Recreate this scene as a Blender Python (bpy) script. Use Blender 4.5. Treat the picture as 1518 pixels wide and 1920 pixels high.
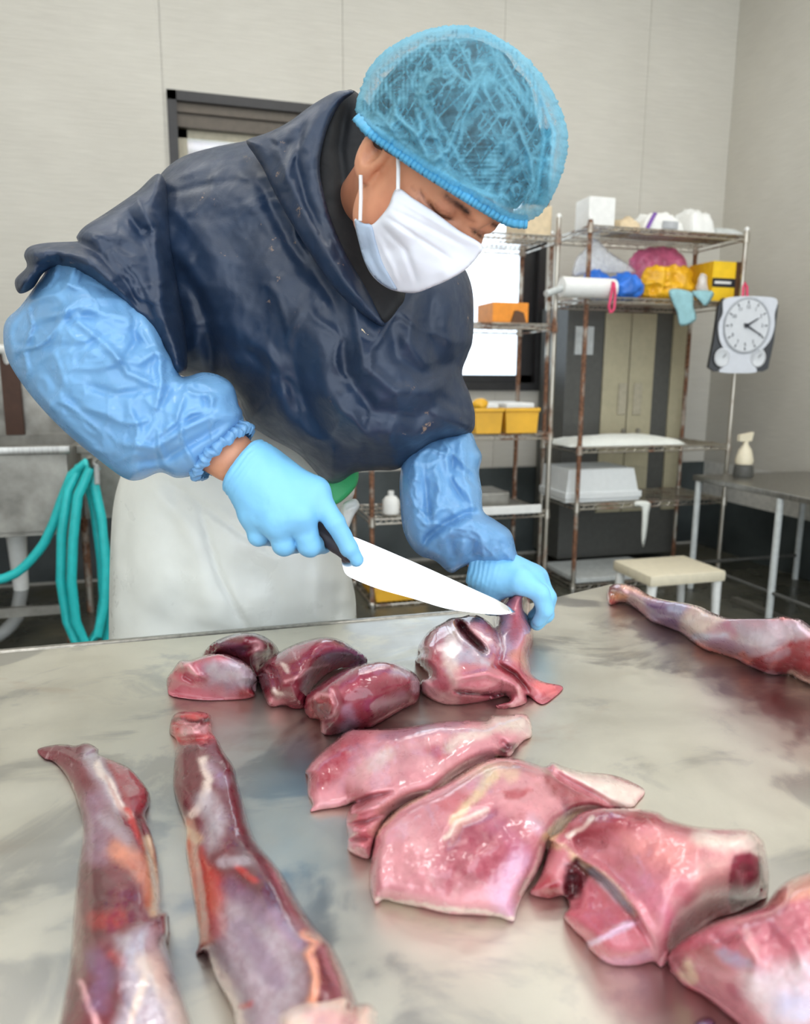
import bpy, bmesh, math, random
import numpy as np
from mathutils import Vector, Matrix
from mathutils.geometry import delaunay_2d_cdt, tessellate_polygon

for o in list(bpy.data.objects):
    bpy.data.objects.remove(o)
SC = bpy.context.scene
COL = SC.collection
rad = math.radians

# ------------------------------------------------------------------ camera
FPX = 1387.0
CAMH = 1.22
YAW, PIT, ROLL = rad(16), rad(10.5), rad(.35)
CAM = np.array([0, 0, CAMH])
FW = np.array([math.sin(YAW) * math.cos(PIT), math.cos(YAW) * math.cos(PIT), -math.sin(PIT)])
_r0 = np.array([math.cos(YAW), -math.sin(YAW), 0])
_u0 = np.cross(_r0, FW)
RI = math.cos(ROLL) * _r0 + math.sin(ROLL) * _u0
UP = -math.sin(ROLL) * _r0 + math.cos(ROLL) * _u0
cd = bpy.data.cameras.new('camera')
cam = bpy.data.objects.new('camera', cd)
COL.objects.link(cam)
cam.matrix_world = Matrix(((RI[0], UP[0], -FW[0], 0), (RI[1], UP[1], -FW[1], 0), (RI[2], UP[2], -FW[2], CAMH), (0, 0, 0, 1)))
cd.sensor_fit = 'VERTICAL'
cd.sensor_height = 36
cd.lens = FPX / 1920 * 36
cd.clip_start = .02
cd.dof.use_dof = True
cd.dof.focus_distance = 1.02
cd.dof.aperture_fstop = cd.lens / 5.5
SC.camera = cam

# ------------------------------------------------------------------ world and exposure
w = bpy.data.worlds.new('world')
SC.world = w
w.use_nodes = True
bg = w.node_tree.nodes['Background']
bg.inputs[0].default_value = (.86, .93, 1, 1)
bg.inputs[1].default_value = 1.9
vs = SC.view_settings
vs.view_transform = 'Standard'
vs.look = 'None'
vs.gamma = 1
vs.use_curve_mapping = False
vs.exposure = .5
CEIL_POWER = 11.0


# ------------------------------------------------------------------ pixel rays (1518 x 1920 frame)
def ray(x, y): return FW + RI * ((x - 759) / FPX) - UP * ((y - 960) / FPX)
def rays(x, y):
    x = np.asarray(x, float); y = np.asarray(y, float)
    return FW[None] + RI[None] * ((x - 759) / FPX)[:, None] - UP[None] * ((y - 960) / FPX)[:, None]
def at(x, y, d): return CAM + ray(x, y) * d
def onz(x, y, z): v = ray(x, y); return CAM + v * ((z - CAMH) / v[2])
def onY(x, y, Y): v = ray(x, y); return CAM + v * (Y / v[1])
def onX(x, y, X): v = ray(x, y); return CAM + v * (X / v[0])
def proj(P):
    q = np.atleast_2d(P) - CAM
    d = q @ FW
    return 759 + FPX * (q @ RI) / d, 960 - FPX * (q @ UP) / d, d


# ------------------------------------------------------------------ numpy noise
_rs = np.random.RandomState(7)
_NT = _rs.rand(32, 32, 32)
def vnoise(P, seed=0):
    P = np.asarray(P, float) + seed * 7.31
    i = np.floor(P).astype(int); f = P - i; f = f * f * (3 - 2 * f)
    i0 = i % 32; i1 = (i + 1) % 32
    def g(a, b, c): return _NT[a[:, 0], b[:, 1], c[:, 2]]
    x, y, z = f[:, 0], f[:, 1], f[:, 2]
    c00 = g(i0, i0, i0) * (1 - x) + g(i1, i0, i0) * x
    c10 = g(i0, i1, i0) * (1 - x) + g(i1, i1, i0) * x
    c01 = g(i0, i0, i1) * (1 - x) + g(i1, i0, i1) * x
    c11 = g(i0, i1, i1) * (1 - x) + g(i1, i1, i1) * x
    return ((c00 * (1 - y) + c10 * y) * (1 - z) + (c01 * (1 - y) + c11 * y) * z) * 2 - 1
def fbm(P, oct=3, seed=0):
    s = 0; a = 1; t = 0
    for k in range(oct):
        s = s + a * vnoise(P * 2 ** k, seed + k); t += a; a *= .5
    return s / t
def ridge(P, seed=0, sharp=5.):
    """network of narrow creases"""
    wp = P + .6 * np.stack([vnoise(P * .9, seed + 3), vnoise(P * .9, seed + 5), vnoise(P * .9, seed + 7)], 1)
    return np.maximum(np.clip(1 - sharp * np.abs(vnoise(wp, seed)), 0, 1), .7 * np.clip(1 - sharp * np.abs(vnoise(wp * 1.9, seed + 1)), 0, 1))
def sstep(a, b, x):
    t = np.clip((x - a) / (b - a), 0, 1)
    return t * t * (3 - 2 * t)
def poly_dist(x, y, pts, closed=False):
    """distance to a polyline and the parameter along it"""
    p = np.asarray(pts, float)
    if closed: p = np.vstack([p, p[:1]])
    best = np.full(len(x), 1e9); par = np.zeros(len(x))
    n = len(p) - 1
    for k in range(n):
        a = p[k]; d = p[k + 1] - a; L = d @ d + 1e-12
        t = np.clip(((x - a[0]) * d[0] + (y - a[1]) * d[1]) / L, 0, 1)
        dd = np.hypot(x - a[0] - t * d[0], y - a[1] - t * d[1])
        m = dd < best
        best = np.where(m, dd, best); par = np.where(m, (k + t) / n, par)
    return best, par
def inside(x, y, pts):
    p = np.asarray(pts, float); r = np.zeros(len(x), bool)
    for k in range(len(p)):
        a = p[k - 1]; b = p[k]
        c = ((a[1] > y) != (b[1] > y))
        xi = a[0] + (y - a[1]) * (b[0] - a[0]) / (b[1] - a[1] + 1e-12)
        r ^= c & (x < xi)
    return r
def smooth_poly(pts, step, closed=True, rough=0, seed=0):
    """Catmull-Rom through points, resampled"""
    p = np.asarray(pts, float); n = len(p); out = []
    rng = np.random.RandomState(seed)
    for k in range(n if closed else n - 1):
        if closed: a, b, c, d = p[k - 1], p[k], p[(k + 1) % n], p[(k + 2) % n]
        else: a, b, c, d = p[max(k - 1, 0)], p[k], p[k + 1], p[min(k + 2, n - 1)]
        m = max(1, int(np.hypot(*(c - b)[:2]) / step))
        for t in np.arange(m) / m:
            out.append(.5 * (2 * b + (c - a) * t + (2 * a - 5 * b + 4 * c - d) * t * t + (3 * b - a - 3 * c + d) * t ** 3))
    if not closed: out.append(p[-1])
    out = np.array(out)
    if rough: out[:, :2] += rng.randn(len(out), 2) * rough
    return out
def tps(ctrl):
    """thin plate spline through (x, y, value)"""
    c = np.asarray(ctrl, float); n = len(c); s = 500.
    xy = c[:, :2] / s
    if n == 1: return lambda x, y: np.full(len(np.atleast_1d(x)), c[0, 2])
    r2 = ((xy[:, None] - xy[None]) ** 2).sum(2)
    K = np.where(r2 > 0, r2 * np.log(r2 + 1e-12), 0) + np.eye(n) * 1e-4
    if n >= 3:
        Pm = np.hstack([np.ones((n, 1)), xy])
    else:
        Pm = np.ones((n, 1))
    m = Pm.shape[1]
    A = np.zeros((n + m, n + m)); A[:n, :n] = K; A[:n, n:] = Pm; A[n:, :n] = Pm.T
    wv = np.linalg.solve(A + np.eye(n + m) * 1e-9, np.concatenate([c[:, 2], np.zeros(m)]))
    def f(x, y):
        q = np.stack([x, y], 1) / s
        r = ((q[:, None] - xy[None]) ** 2).sum(2)
        v = np.where(r > 0, r * np.log(r + 1e-12), 0) @ wv[:n] + wv[n]
        if m > 1: v = v + q @ wv[n + 1:]
        return v
    return f


# ------------------------------------------------------------------ mesh helpers
MATS = {}
def link_mesh(name, me, mat, parent=None, smooth=True):
    o = bpy.data.objects.new(name, me)
    COL.objects.link(o)
    if mat: me.materials.append(MATS[mat] if isinstance(mat, str) else mat)
    if smooth: me.polygons.foreach_set('use_smooth', [True] * len(me.polygons))
    if parent is not None:
        o.parent = parent
        o.matrix_parent_inverse = parent.matrix_basis.inverted()
    return o
def from_arrays(name, V, Fs, mat, parent=None, smooth=True, col=None, attrs=None):
    me = bpy.data.meshes.new(name)
    me.from_pydata(np.asarray(V).tolist(), [], Fs if isinstance(Fs, list) else np.asarray(Fs).tolist())
    if col is not None:
        a = me.attributes.new('Col', 'FLOAT_COLOR', 'POINT')
        c4 = np.ones((len(V), 4)); c4[:, :3] = col
        a.data.foreach_set('color', c4.ravel())
    for k, v in (attrs or {}).items():
        a = me.attributes.new(k, 'FLOAT', 'POINT'); a.data.foreach_set('value', np.asarray(v, float))
    me.update()
    return link_mesh(name, me, mat, parent, smooth)
def empty(name, loc, label, cat, group=None):
    o = bpy.data.objects.new(name, None)
    COL.objects.link(o); o.location = loc
    o.empty_display_size = .05
    tag(o, label, cat, group)
    return o
def tag(o, label, cat=None, group=None, kind=None):
    if label: o['label'] = label
    if cat: o['category'] = cat
    if group: o['group'] = group
    if kind: o['kind'] = kind
    return o
class MB:
    """collects simple shapes into one mesh"""
    def __init__(s): s.bm = bmesh.new()
    def box(s, x0, x1, y0, y1, z0, z1, bev=0, rot=0):
        r = bmesh.ops.create_cube(s.bm, size=1)
        c = Vector(((x0 + x1) / 2, (y0 + y1) / 2, (z0 + z1) / 2))
        for v in r['verts']:
            q = Vector((v.co.x * (x1 - x0), v.co.y * (y1 - y0), v.co.z * (z1 - z0)))
            if rot: q = Matrix.Rotation(rot, 3, 'Z') @ q
            v.co = q + c
        if bev:
            ed = list({e for v in r['verts'] for e in v.link_edges})
            bmesh.ops.bevel(s.bm, geom=ed, offset=bev, segments=2, affect='EDGES', profile=.6)
        return s
    def tube(s, pts, r, seg=10, cap=True, closed=False):
        P = [Vector(p) for p in pts]; n = len(P); rings = []
        rs = r if hasattr(r, '__len__') else [r] * n
        last = None
        for i in range(n):
            a = P[i - 1] if (i or closed) else P[i]; b = P[(i + 1) % n] if (i < n - 1 or closed) else P[i]
            t = (b - a).normalized()
            if last is None:
                u = t.orthogonal().normalized()
            else:
                u = (last - t * last.dot(t)).normalized()
            last = u; v = t.cross(u)
            rings.append([s.bm.verts.new(P[i] + (u * math.cos(k * 2 * math.pi / seg) + v * math.sin(k * 2 * math.pi / seg)) * rs[i]) for k in range(seg)])
        for i in range(n if closed else n - 1):
            A = rings[i]; B = rings[(i + 1) % n]
            for k in range(seg): s.bm.faces.new((A[k], A[(k + 1) % seg], B[(k + 1) % seg], B[k]))
        if cap and not closed:
            s.bm.faces.new(rings[0][::-1]); s.bm.faces.new(rings[-1])
        return s
    def lathe(s, prof, c, axis='z', seg=28):
        rings = []
        for r, h in prof:
            ring = []
            for k in range(seg):
                a = k * 2 * math.pi / seg
                q = {'z': (r * math.cos(a), r * math.sin(a), h), 'y': (r * math.cos(a), h, r * math.sin(a)), 'x': (h, r * math.cos(a), r * math.sin(a))}[axis]
                ring.append(s.bm.verts.new(Vector(c) + Vector(q)))
            rings.append(ring)
        for i in range(len(rings) - 1):
            for k in range(seg): s.bm.faces.new((rings[i][k], rings[i][(k + 1) % seg], rings[i + 1][(k + 1) % seg], rings[i + 1][k]))
        s.bm.faces.new(rings[0][::-1]); s.bm.faces.new(rings[-1])
        return s
    def prism(s, pts, y0, y1, axis='y'):
        """closed outline (a, b) extruded along an axis"""
        def q(a, b, t): return {'y': (a, t, b), 'z': (a, b, t), 'x': (t, a, b)}[axis]
        A = [s.bm.verts.new(q(a, b, y0)) for a, b in pts]; B = [s.bm.verts.new(q(a, b, y1)) for a, b in pts]
        n = len(pts)
        for k in range(n): s.bm.faces.new((A[k], A[(k + 1) % n], B[(k + 1) % n], B[k]))
        s.bm.faces.new(A[::-1]); s.bm.faces.new(B)
        return s
    def build(s, name, mat, parent=None, smooth=False):
        bmesh.ops.recalc_face_normals(s.bm, faces=s.bm.faces)
        me = bpy.data.meshes.new(name); s.bm.to_mesh(me); s.bm.free()
        o = link_mesh(name, me, mat, parent, smooth)
        if smooth:
            try: me.set_sharp_from_angle(angle=rad(40))
            except Exception: pass
        return o
def copy_tree(o, parent=None):
    c = o.copy(); COL.objects.link(c)
    if parent is not None: c.parent = parent
    for ch in [x for x in COL.objects if x.parent == o]: copy_tree(ch, c)
    return c


# ------------------------------------------------------------------ signed distance modelling
def smin(a, b, k):
    h = np.clip(.5 + .5 * (b - a) / k, 0, 1)
    return b * (1 - h) + a * h - k * h * (1 - h)
def smax(a, b, k): return -smin(-a, -b, k)
def cone(P, a, b, ra, rb):
    a = np.asarray(a, float); b = np.asarray(b, float); d = b - a
    t = np.clip(((P - a) @ d) / (d @ d + 1e-12), 0, 1)
    q = P - a - t[:, None] * d
    return np.sqrt((q * q).sum(1)) - (ra + (rb - ra) * t)
def ell(P, c, r, R=None):
    q = P - np.asarray(c)
    if R is not None: q = q @ R          # columns of R are the axes
    r = np.asarray(r, float)
    k0 = np.sqrt(((q / r) ** 2).sum(1)); k1 = np.sqrt(((q / r ** 2) ** 2).sum(1)) + 1e-9
    return k0 * (k0 - 1) / k1
def surface_nets(f, org, h):
    n = np.array(f.shape); s = f < 0
    cs = [(a, b, c) for a in (0, 1) for b in (0, 1) for c in (0, 1)]
    sl = lambda c: tuple(slice(c[i], n[i] - 1 + c[i]) for i in range(3))
    cnt = np.zeros(n - 1, np.int8)
    for c in cs: cnt += s[sl(c)]
    cells = np.argwhere((cnt > 0) & (cnt < 8))
    idx = -np.ones(n - 1, np.int64); idx[tuple(cells.T)] = np.arange(len(cells))
    acc = np.zeros((len(cells), 3)); k = np.zeros(len(cells))
    for a in cs:
        for ax in range(3):
            if a[ax]: continue
            b = list(a); b[ax] = 1
            fa = f[tuple((cells + a).T)]; fb = f[tuple((cells + b).T)]
            m = (fa < 0) != (fb < 0)
            t = np.where(m, fa / np.where(m, fa - fb, 1), 0)
            p = np.tile(np.array(a, float), (len(cells), 1)); p[:, ax] = t
            acc[m] += p[m]; k[m] += 1
    V = (cells + acc / k[:, None]) * h + org
    Fs = []
    for ax in range(3):
        o1, o2 = (ax + 1) % 3, (ax + 2) % 3
        A = [slice(None)] * 3; B = [slice(None)] * 3
        A[ax] = slice(0, n[ax] - 1); B[ax] = slice(1, n[ax])
        e = np.argwhere(s[tuple(A)] != s[tuple(B)])
        e = e[(e[:, o1] > 0) & (e[:, o1] < n[o1] - 1) & (e[:, o2] > 0) & (e[:, o2] < n[o2] - 1)]
        if not len(e): continue
        flip = s[tuple(e.T)]
        def cell(d1, d2):
            q = e.copy(); q[:, o1] += d1; q[:, o2] += d2
            return idx[tuple(q.T)]
        Q = np.stack([cell(-1, -1), cell(0, -1), cell(0, 0), cell(-1, 0)], 1)
        Q[~flip] = Q[~flip][:, ::-1]
        Fs.append(Q)
    return V, np.vstack(Fs)
def sdf_mesh(fn, lo, hi, h, block=8):
    lo = np.asarray(lo, float); hi = np.asarray(hi, float)
    nb = np.ceil((hi - lo) / (h * block)).astype(int)
    ctr = (np.argwhere(np.ones(nb, bool)) + .5) * block * h + lo
    d = fn(ctr)
    act = np.abs(d) < block * h * 1.25
    f = np.repeat(np.repeat(np.repeat(d.reshape(nb), block, 0), block, 1), block, 2).astype(np.float32)
    ids = np.argwhere(np.ones(nb, bool))[act]
    off = np.argwhere(np.ones((block,) * 3, bool))
    for c0 in range(0, len(ids), 400):
        q = (ids[c0:c0 + 400, None] * block + off[None]).reshape(-1, 3)
        f[tuple(q.T)] = fn(q * h + lo)
    V, Fs = surface_nets(f, lo, h)
    a, b, c = V[Fs[:, 0]], V[Fs[:, 1]], V[Fs[:, 2]]
    if np.einsum('ij,ij->i', a - V.mean(0), np.cross(b - a, c - a)).sum() < 0: Fs = Fs[:, ::-1]
    return V, Fs
def vnormals(V, Fs):
    Fs = np.asarray(Fs)
    n = np.cross(V[Fs[:, 2]] - V[Fs[:, 0]], V[Fs[:, -1]] - V[Fs[:, 1]])
    N = np.zeros_like(V)
    for k in range(Fs.shape[1]): np.add.at(N, Fs[:, k], n)
    return N / (np.linalg.norm(N, axis=1)[:, None] + 1e-12)


# ------------------------------------------------------------------ outlines with real depth
def fill(outline, step):
    """triangulate an outline with a jittered interior grid"""
    ol = np.asarray(outline)[:, :2]
    x0, y0 = ol.min(0); x1, y1 = ol.max(0)
    gx, gy = np.meshgrid(np.arange(x0, x1, step), np.arange(y0, y1, step * .87))
    gx = gx + (np.arange(gx.shape[0]) % 2)[:, None] * step * .5
    gx = gx.ravel(); gy = gy.ravel()
    m = inside(gx, gy, ol); gx = gx[m]; gy = gy[m]
    d, _ = poly_dist(gx, gy, ol, True)
    m = d > step * .55; gx = gx[m]; gy = gy[m]
    pts = np.vstack([ol, np.stack([gx, gy], 1)])
    n = len(ol)
    r = delaunay_2d_cdt([Vector(p) for p in pts.tolist()], [], [list(range(n))], 1, 1e-4)
    v = np.array([tuple(q) for q in r[0]]); f = [tuple(q) for q in r[2]]
    f = np.array([q for q in f if len(q) == 3])
    a = v[f[:, 1]] - v[f[:, 0]]; b = v[f[:, 2]] - v[f[:, 0]]
    fl = (a[:, 0] * b[:, 1] - a[:, 1] * b[:, 0]) > 0
    f[fl] = f[fl][:, ::-1]
    return v, f
def folds_at(x, y, folds):
    """ridges (+) and creases (-): (points, width px, height m[, sharp])"""
    s = np.zeros(len(x))
    for fd in folds:
        pts, wd, am = fd[:3]
        d, t = poly_dist(x, y, pts)
        e = np.clip(np.minimum(t, 1 - t) * 5, 0, 1) if len(fd) < 4 else 1
        s = s + am * np.exp(-(d / wd) ** 2) * (.35 + .65 * e)
    return s
def relief(name, outline, ctrl, edge, thick, mat, parent, step=6, folds=(), noise=(), colfn=None, round_step=None, back=1.0, rough=0, smooth_outline=True, attrs=None, over=None, gap=.006):
    """a closed solid: the outline's rays carry a front surface at the control depths, a rounded rim and a back"""
    ol = smooth_poly(outline, round_step or step, True, rough) if smooth_outline else np.asarray(outline, float)
    v, f = fill(ol, step)
    x, y = v[:, 0], v[:, 1]
    de, _ = poly_dist(x, y, ol, True)
    u = np.clip(de / edge, 0, 1)
    s = np.sqrt(np.clip(1 - (1 - u) ** 2, 0, 1))
    D = tps(ctrl)(x, y)
    T = thick(x, y) if callable(thick) else thick
    dm = D + T * .5
    bd = de < 1e-3
    fr = dm - T * .5 * s
    d2 = np.clip(de / 14., 0, 1)
    fr = fr - folds_at(x, y, folds) * d2
    P0 = CAM + rays(x, y) * dm[:, None]
    for (sc, am, sd) in noise:
        if sd < 0: fr = fr - ridge(P0 * np.asarray(sc), -sd) * am * d2
        else: fr = fr - fbm(P0 * np.asarray(sc), 3, sd) * am * d2
    if over is not None:                                  # keep the sheet clear of what it covers
        ox, oy, od = over
        lim = np.full(len(x), 9.)
        cs = 8.; key = {}
        for a, b, c in zip((ox // cs).astype(int), (oy // cs).astype(int), od):
            if c < key.get((a, b), 9): key[(a, b)] = c
        ix, iy = (x // cs).astype(int), (y // cs).astype(int)
        for di in (-1, 0, 1):
            for dj in (-1, 0, 1):
                lim = np.minimum(lim, np.array([key.get((a + di, b + dj), 9.) for a, b in zip(ix, iy)]) - gap)
        fr = np.minimum(fr, np.where(bd, fr, lim))
    bk = np.maximum(dm + T * .5 * s * back, fr + .001) + (~bd) * 1e-4
    Pf = CAM + rays(x, y) * fr[:, None]
    Pb = CAM + rays(x, y) * bk[:, None]
    n = len(v); mp = np.arange(n); inn = np.where(~bd)[0]
    mp2 = mp.copy(); mp2[inn] = n + np.arange(len(inn))
    V = np.vstack([Pf, Pb[inn]])
    Fs = np.vstack([f, mp2[f][:, ::-1]])
    colr = None
    if colfn is not None:
        c = colfn(x, y, Pf); colr = np.vstack([c, c[inn]])
    at2 = {k: np.concatenate([q(x, y, Pf), q(x, y, Pf)[inn]]) for k, q in (attrs or {}).items()}
    return from_arrays(name, V, Fs, mat, parent, True, colr, at2)


# ------------------------------------------------------------------ materials
class NT:
    def __init__(s, name):
        s.m = bpy.data.materials.new(name); s.m.use_nodes = True
        s.t = s.m.node_tree; s.b = s.t.nodes['Principled BSDF']; s.out = s.t.nodes['Material Output']
        MATS[name] = s.m
        s.tc = None
    def n(s, typ, **kw):
        q = s.t.nodes.new('ShaderNode' + typ)
        for k, v in kw.items(): setattr(q, k, v)
        return q
    def l(s, a, b): s.t.links.new(a, b)
    def set(s, **kw):
        nm = {'col': 'Base Color', 'rough': 'Roughness', 'metal': 'Metallic', 'trans': 'Transmission Weight', 'ior': 'IOR', 'sub': 'Subsurface Weight', 'coat': 'Coat Weight', 'coatr': 'Coat Roughness', 'spec': 'Specular IOR Level', 'sheen': 'Sheen Weight', 'em': 'Emission Color', 'ems': 'Emission Strength', 'alpha': 'Alpha', 'aniso': 'Anisotropic'}
        for k, v in kw.items():
            if isinstance(v, tuple): v = (*v, 1) if len(v) == 3 else v
            s.b.inputs[nm[k]].default_value = v
        return s
    def coords(s, scale=(1, 1, 1), obj=False):
        tc = s.n('TexCoord'); mp = s.n('Mapping'); mp.inputs['Scale'].default_value = scale
        if obj: s.l(tc.outputs['Object'], mp.inputs[0])
        else:
            g = s.n('NewGeometry'); s.l(g.outputs['Position'], mp.inputs[0])
        return mp.outputs[0]
    def noise(s, scale, sc=(1, 1, 1), detail=4, rough=.55, dist=0):
        q = s.n('TexNoise'); q.inputs['Scale'].default_value = scale; q.inputs['Detail'].default_value = detail
        q.inputs['Roughness'].default_value = rough; q.inputs['Distortion'].default_value = dist
        s.l(s.coords(sc), q.inputs['Vector']); return q.outputs['Fac']
    def ramp(s, fac, stops):
        q = s.n('ValToRGB'); e = q.color_ramp.elements
        while len(e) < len(stops): e.new(.5)
        for el, (p, c) in zip(e, stops):
            el.position = p; el.color = (*c, 1) if len(c) == 3 else c
        s.l(fac, q.inputs[0]); return q.outputs['Color']
    def rng(s, fac, a, b, c, d):
        q = s.n('MapRange'); q.inputs[1].default_value = a; q.inputs[2].default_value = b; q.inputs[3].default_value = c; q.inputs[4].default_value = d
        s.l(fac, q.inputs[0]); return q.outputs[0]
    def mix(s, fac, a, b, mode='MIX'):
        q = s.n('Mix', data_type='RGBA', blend_type=mode)
        for sock, v in ((q.inputs['Factor'], fac), (q.inputs[6], a), (q.inputs[7], b)):
            if isinstance(v, (int, float)): sock.default_value = v
            elif isinstance(v, tuple): sock.default_value = (*v, 1) if len(v) == 3 else v
            else: s.l(v, sock)
        return q.outputs[2]
    def to(s, key, sock): s.l(sock, s.b.inputs[key]); return s
    def bump(s, h, st=.3, dist=.002):
        q = s.n('Bump'); q.inputs['Strength'].default_value = st; q.inputs['Distance'].default_value = dist
        if s.b.inputs['Normal'].is_linked: s.l(s.b.inputs['Normal'].links[0].from_socket, q.inputs['Normal'])
        s.l(h, q.inputs['Height']); s.l(q.outputs[0], s.b.inputs['Normal']); return s
def srgb(r, g, b):
    f = lambda c: (c / 255 / 12.92) if c / 255 <= .04045 else ((c / 255 + .055) / 1.055) ** 2.4
    return (f(r), f(g), f(b))
def simple(name, rgb, rough=.5, metal=0, var=.12, scale=30, bump=0, bscale=200, **kw):
    m = NT(name); m.set(rough=rough, metal=metal, **kw)
    c = srgb(*rgb)
    lo = tuple(x * (1 - var) for x in c); hi = tuple(min(1, x * (1 + var)) for x in c)
    m.to('Base Color', m.ramp(m.noise(scale), [(.3, lo), (.7, hi)]))
    if bump: m.bump(m.noise(bscale), bump)
    return m

# wall panel: fine horizontal linen ribbing
m = NT('wall_panel'); m.set(rough=.62)
n1 = m.noise(30, (.25, .25, 9), 5, .6)
n2 = m.noise(2, (1, 1, 1), 2)
c = m.ramp(n1, [(.3, srgb(190, 186, 175)), (.7, srgb(208, 204, 193))])
m.to('Base Color', m.mix(.25, c, m.ramp(n2, [(.3, srgb(184, 180, 170)), (.7, srgb(210, 207, 197))])))
m.bump(n1, .5, .003)
simple('wall_gap', (186, 182, 172), .7)
m = simple('plinth', (66, 72, 72), .35, var=.4, scale=3); m.bump(m.noise(40), .2)
m = NT('floor_wet'); m.set(rough=.3)
f1 = m.noise(2.2, detail=6); f2 = m.noise(14, detail=5)
c = m.ramp(f1, [(.3, srgb(44, 46, 42)), (.55, srgb(78, 78, 68)), (.75, srgb(96, 90, 72))])
m.to('Base Color', m.mix(.3, c, m.ramp(f2, [(.3, srgb(40, 40, 36)), (.7, srgb(110, 104, 86))])))
m.to('Roughness', m.rng(f1, .35, .65, .12, .5)); m.bump(f2, .25, .004)
simple('ceiling_white', (222, 222, 218), .8)
simple('trim_white', (214, 212, 204), .5)
simple('frame_black', (34, 32, 32), .4, var=.2)
simple('frame_bronze', (82, 74, 64), .4, metal=.3)
simple('frame_beige', (176, 168, 146), .45)
simple('soffit', (98, 84, 88), .7)
simple('rust_dark', (70, 46, 34), .7)
# window glass
m = NT('glass'); m.set(col=(.95, .98, 1), rough=.05, trans=1.0, ior=1.05, spec=.3)
m.t.nodes.remove(m.b); tr = m.n('BsdfTransparent'); gl = m.n('BsdfGlossy'); gl.inputs['Roughness'].default_value = .08
mx = m.n('MixShader'); mx.inputs[0].default_value = .06; tr.inputs[0].default_value = (.93, .97, 1, 1)
m.l(tr.outputs[0], mx.inputs[1]); m.l(gl.outputs[0], mx.inputs[2]); m.l(mx.outputs[0], m.out.inputs[0])
# stainless work table with film of water, scratches and smears
m = NT('steel_table'); m.set(metal=1.0)
d1 = m.noise(5.5, detail=6, dist=.4); d2 = m.noise(160, (.06, 1, 1), 3); d3 = m.noise(16, detail=5)
wet = m.rng(m.noise(4.6, (1, 1.3, 1), 7, .62, .7), .49, .57, 0, 1)
base = m.mix(wet, m.ramp(d1, [(.35, srgb(208, 205, 193)), (.62, srgb(224, 221, 208))]), m.ramp(d1, [(.35, srgb(184, 183, 177)), (.62, srgb(200, 198, 191))]))
scr = m.noise(60, (.5, 9, 1), 3, .6, .3)
base = m.mix(m.rng(scr, .70, .76, 0, .3), base, srgb(236, 234, 228))
sme = m.noise(3.2, (1, 1.6, 1), 5, .6, .8)
base = m.mix(m.rng(sme, .62, .74, 0, .35), base, srgb(188, 158, 136))
m.to('Base Color', base)
ra = m.n('Math', operation='ADD'); m.l(m.rng(wet, 0, 1, .42, .32), ra.inputs[0]); m.l(m.rng(d3, .3, .7, -.04, .08), ra.inputs[1])
m.to('Roughness', ra.outputs[0])
m.bump(d2, .05, .0008); m.bump(d3, .06, .002)
m = NT('steel_scratch'); m.set(metal=1, rough=.25, col=srgb(228, 226, 220)); m.bump(m.noise(300), .1)
simple('water', (200, 200, 198), .04, trans=.9, ior=1.33)
m = NT('steel'); m.set(metal=1, rough=.33)
d2 = m.noise(90, (1, 1, .08), 3)
m.to('Base Color', m.ramp(d2, [(.3, srgb(150, 148, 142)), (.7, srgb(186, 184, 178))])); m.bump(d2, .08, .001)
m = NT('steel_dull'); m.set(metal=.85, rough=.45)
d2 = m.noise(8, detail=6)
m.to('Base Color', m.ramp(d2, [(.3, srgb(118, 115, 108)), (.7, srgb(170, 167, 158))]))
# chrome wire rack with rust
def rusty(name, lo, hi):
    m = NT(name); m.set(rough=.4)
    r1 = m.noise(9, (1, 1, .55), 5, .6); r2 = m.noise(60, detail=4)
    rs = m.rng(r1, lo, hi, 0, 1)
    m.to('Base Color', m.mix(rs, srgb(186, 180, 168), m.ramp(r2, [(.3, srgb(78, 50, 36)), (.7, srgb(150, 106, 78))])))
    m.to('Metallic', m.rng(r1, lo, hi, .85, .05)); m.to('Roughness', m.rng(r1, lo, hi, .28, .8)); m.bump(r2, .3, .001)
rusty('rack_rust', .40, .52)
rusty('rack_chrome', .52, .66)
simple('cabinet_beige', (178, 170, 142), .42, var=.06)
simple('cabinet_dark', (84, 84, 80), .5)
simple('white_plastic', (232, 232, 228), .42, var=.04)
simple('cream_plastic', (226, 216, 190), .5, var=.05)
simple('white_paper', (234, 234, 230), .75, var=.04)
simple('white_foam', (226, 229, 228), .8, var=.03, bump=.3)
simple('tan_paper', (214, 194, 160), .75)
simple('purple_print', (128, 84, 170), .6)
simple('grey_print', (176, 178, 180), .6)
simple('pink_bag', (206, 104, 138), .35, var=.3, scale=14)
simple('orange_bag', (246, 178, 30), .35, var=.25, scale=16)
simple('yellow_box', (246, 200, 30), .5, var=.06)
simple('black_print', (26, 28, 38), .5)
simple('brown_side', (96, 62, 34), .6)
simple('blue_bag', (46, 116, 214), .4, var=.3, scale=18)
simple('teal_cloth', (146, 190, 196), .85)
simple('pink_cord', (222, 64, 108), .5)
simple('orange_box', (236, 146, 40), .55, var=.1)
simple('yellow_tub', (232, 176, 46), .42, var=.12, scale=8)
simple('white_cloth', (228, 230, 222), .85, var=.05)
simple('grey_pale', (196, 200, 198), .5)
m = NT('clear_bag'); m.set(col=(.9, .92, .95), rough=.2)
m.t.nodes.remove(m.b); tr = m.n('BsdfTransparent'); df = m.n('BsdfPrincipled'); df.inputs['Base Color'].default_value = (.85, .87, .9, 1); df.inputs['Roughness'].default_value = .25
mx = m.n('MixShader'); m.l(m.rng(m.noise(25), .3, .7, .3, .6), mx.inputs[0])
m.l(tr.outputs[0], mx.inputs[1]); m.l(df.outputs[0], mx.inputs[2]); m.l(mx.outputs[0], m.out.inputs[0])
simple('hose_teal', (40, 190, 190), .35, var=.08)
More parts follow.
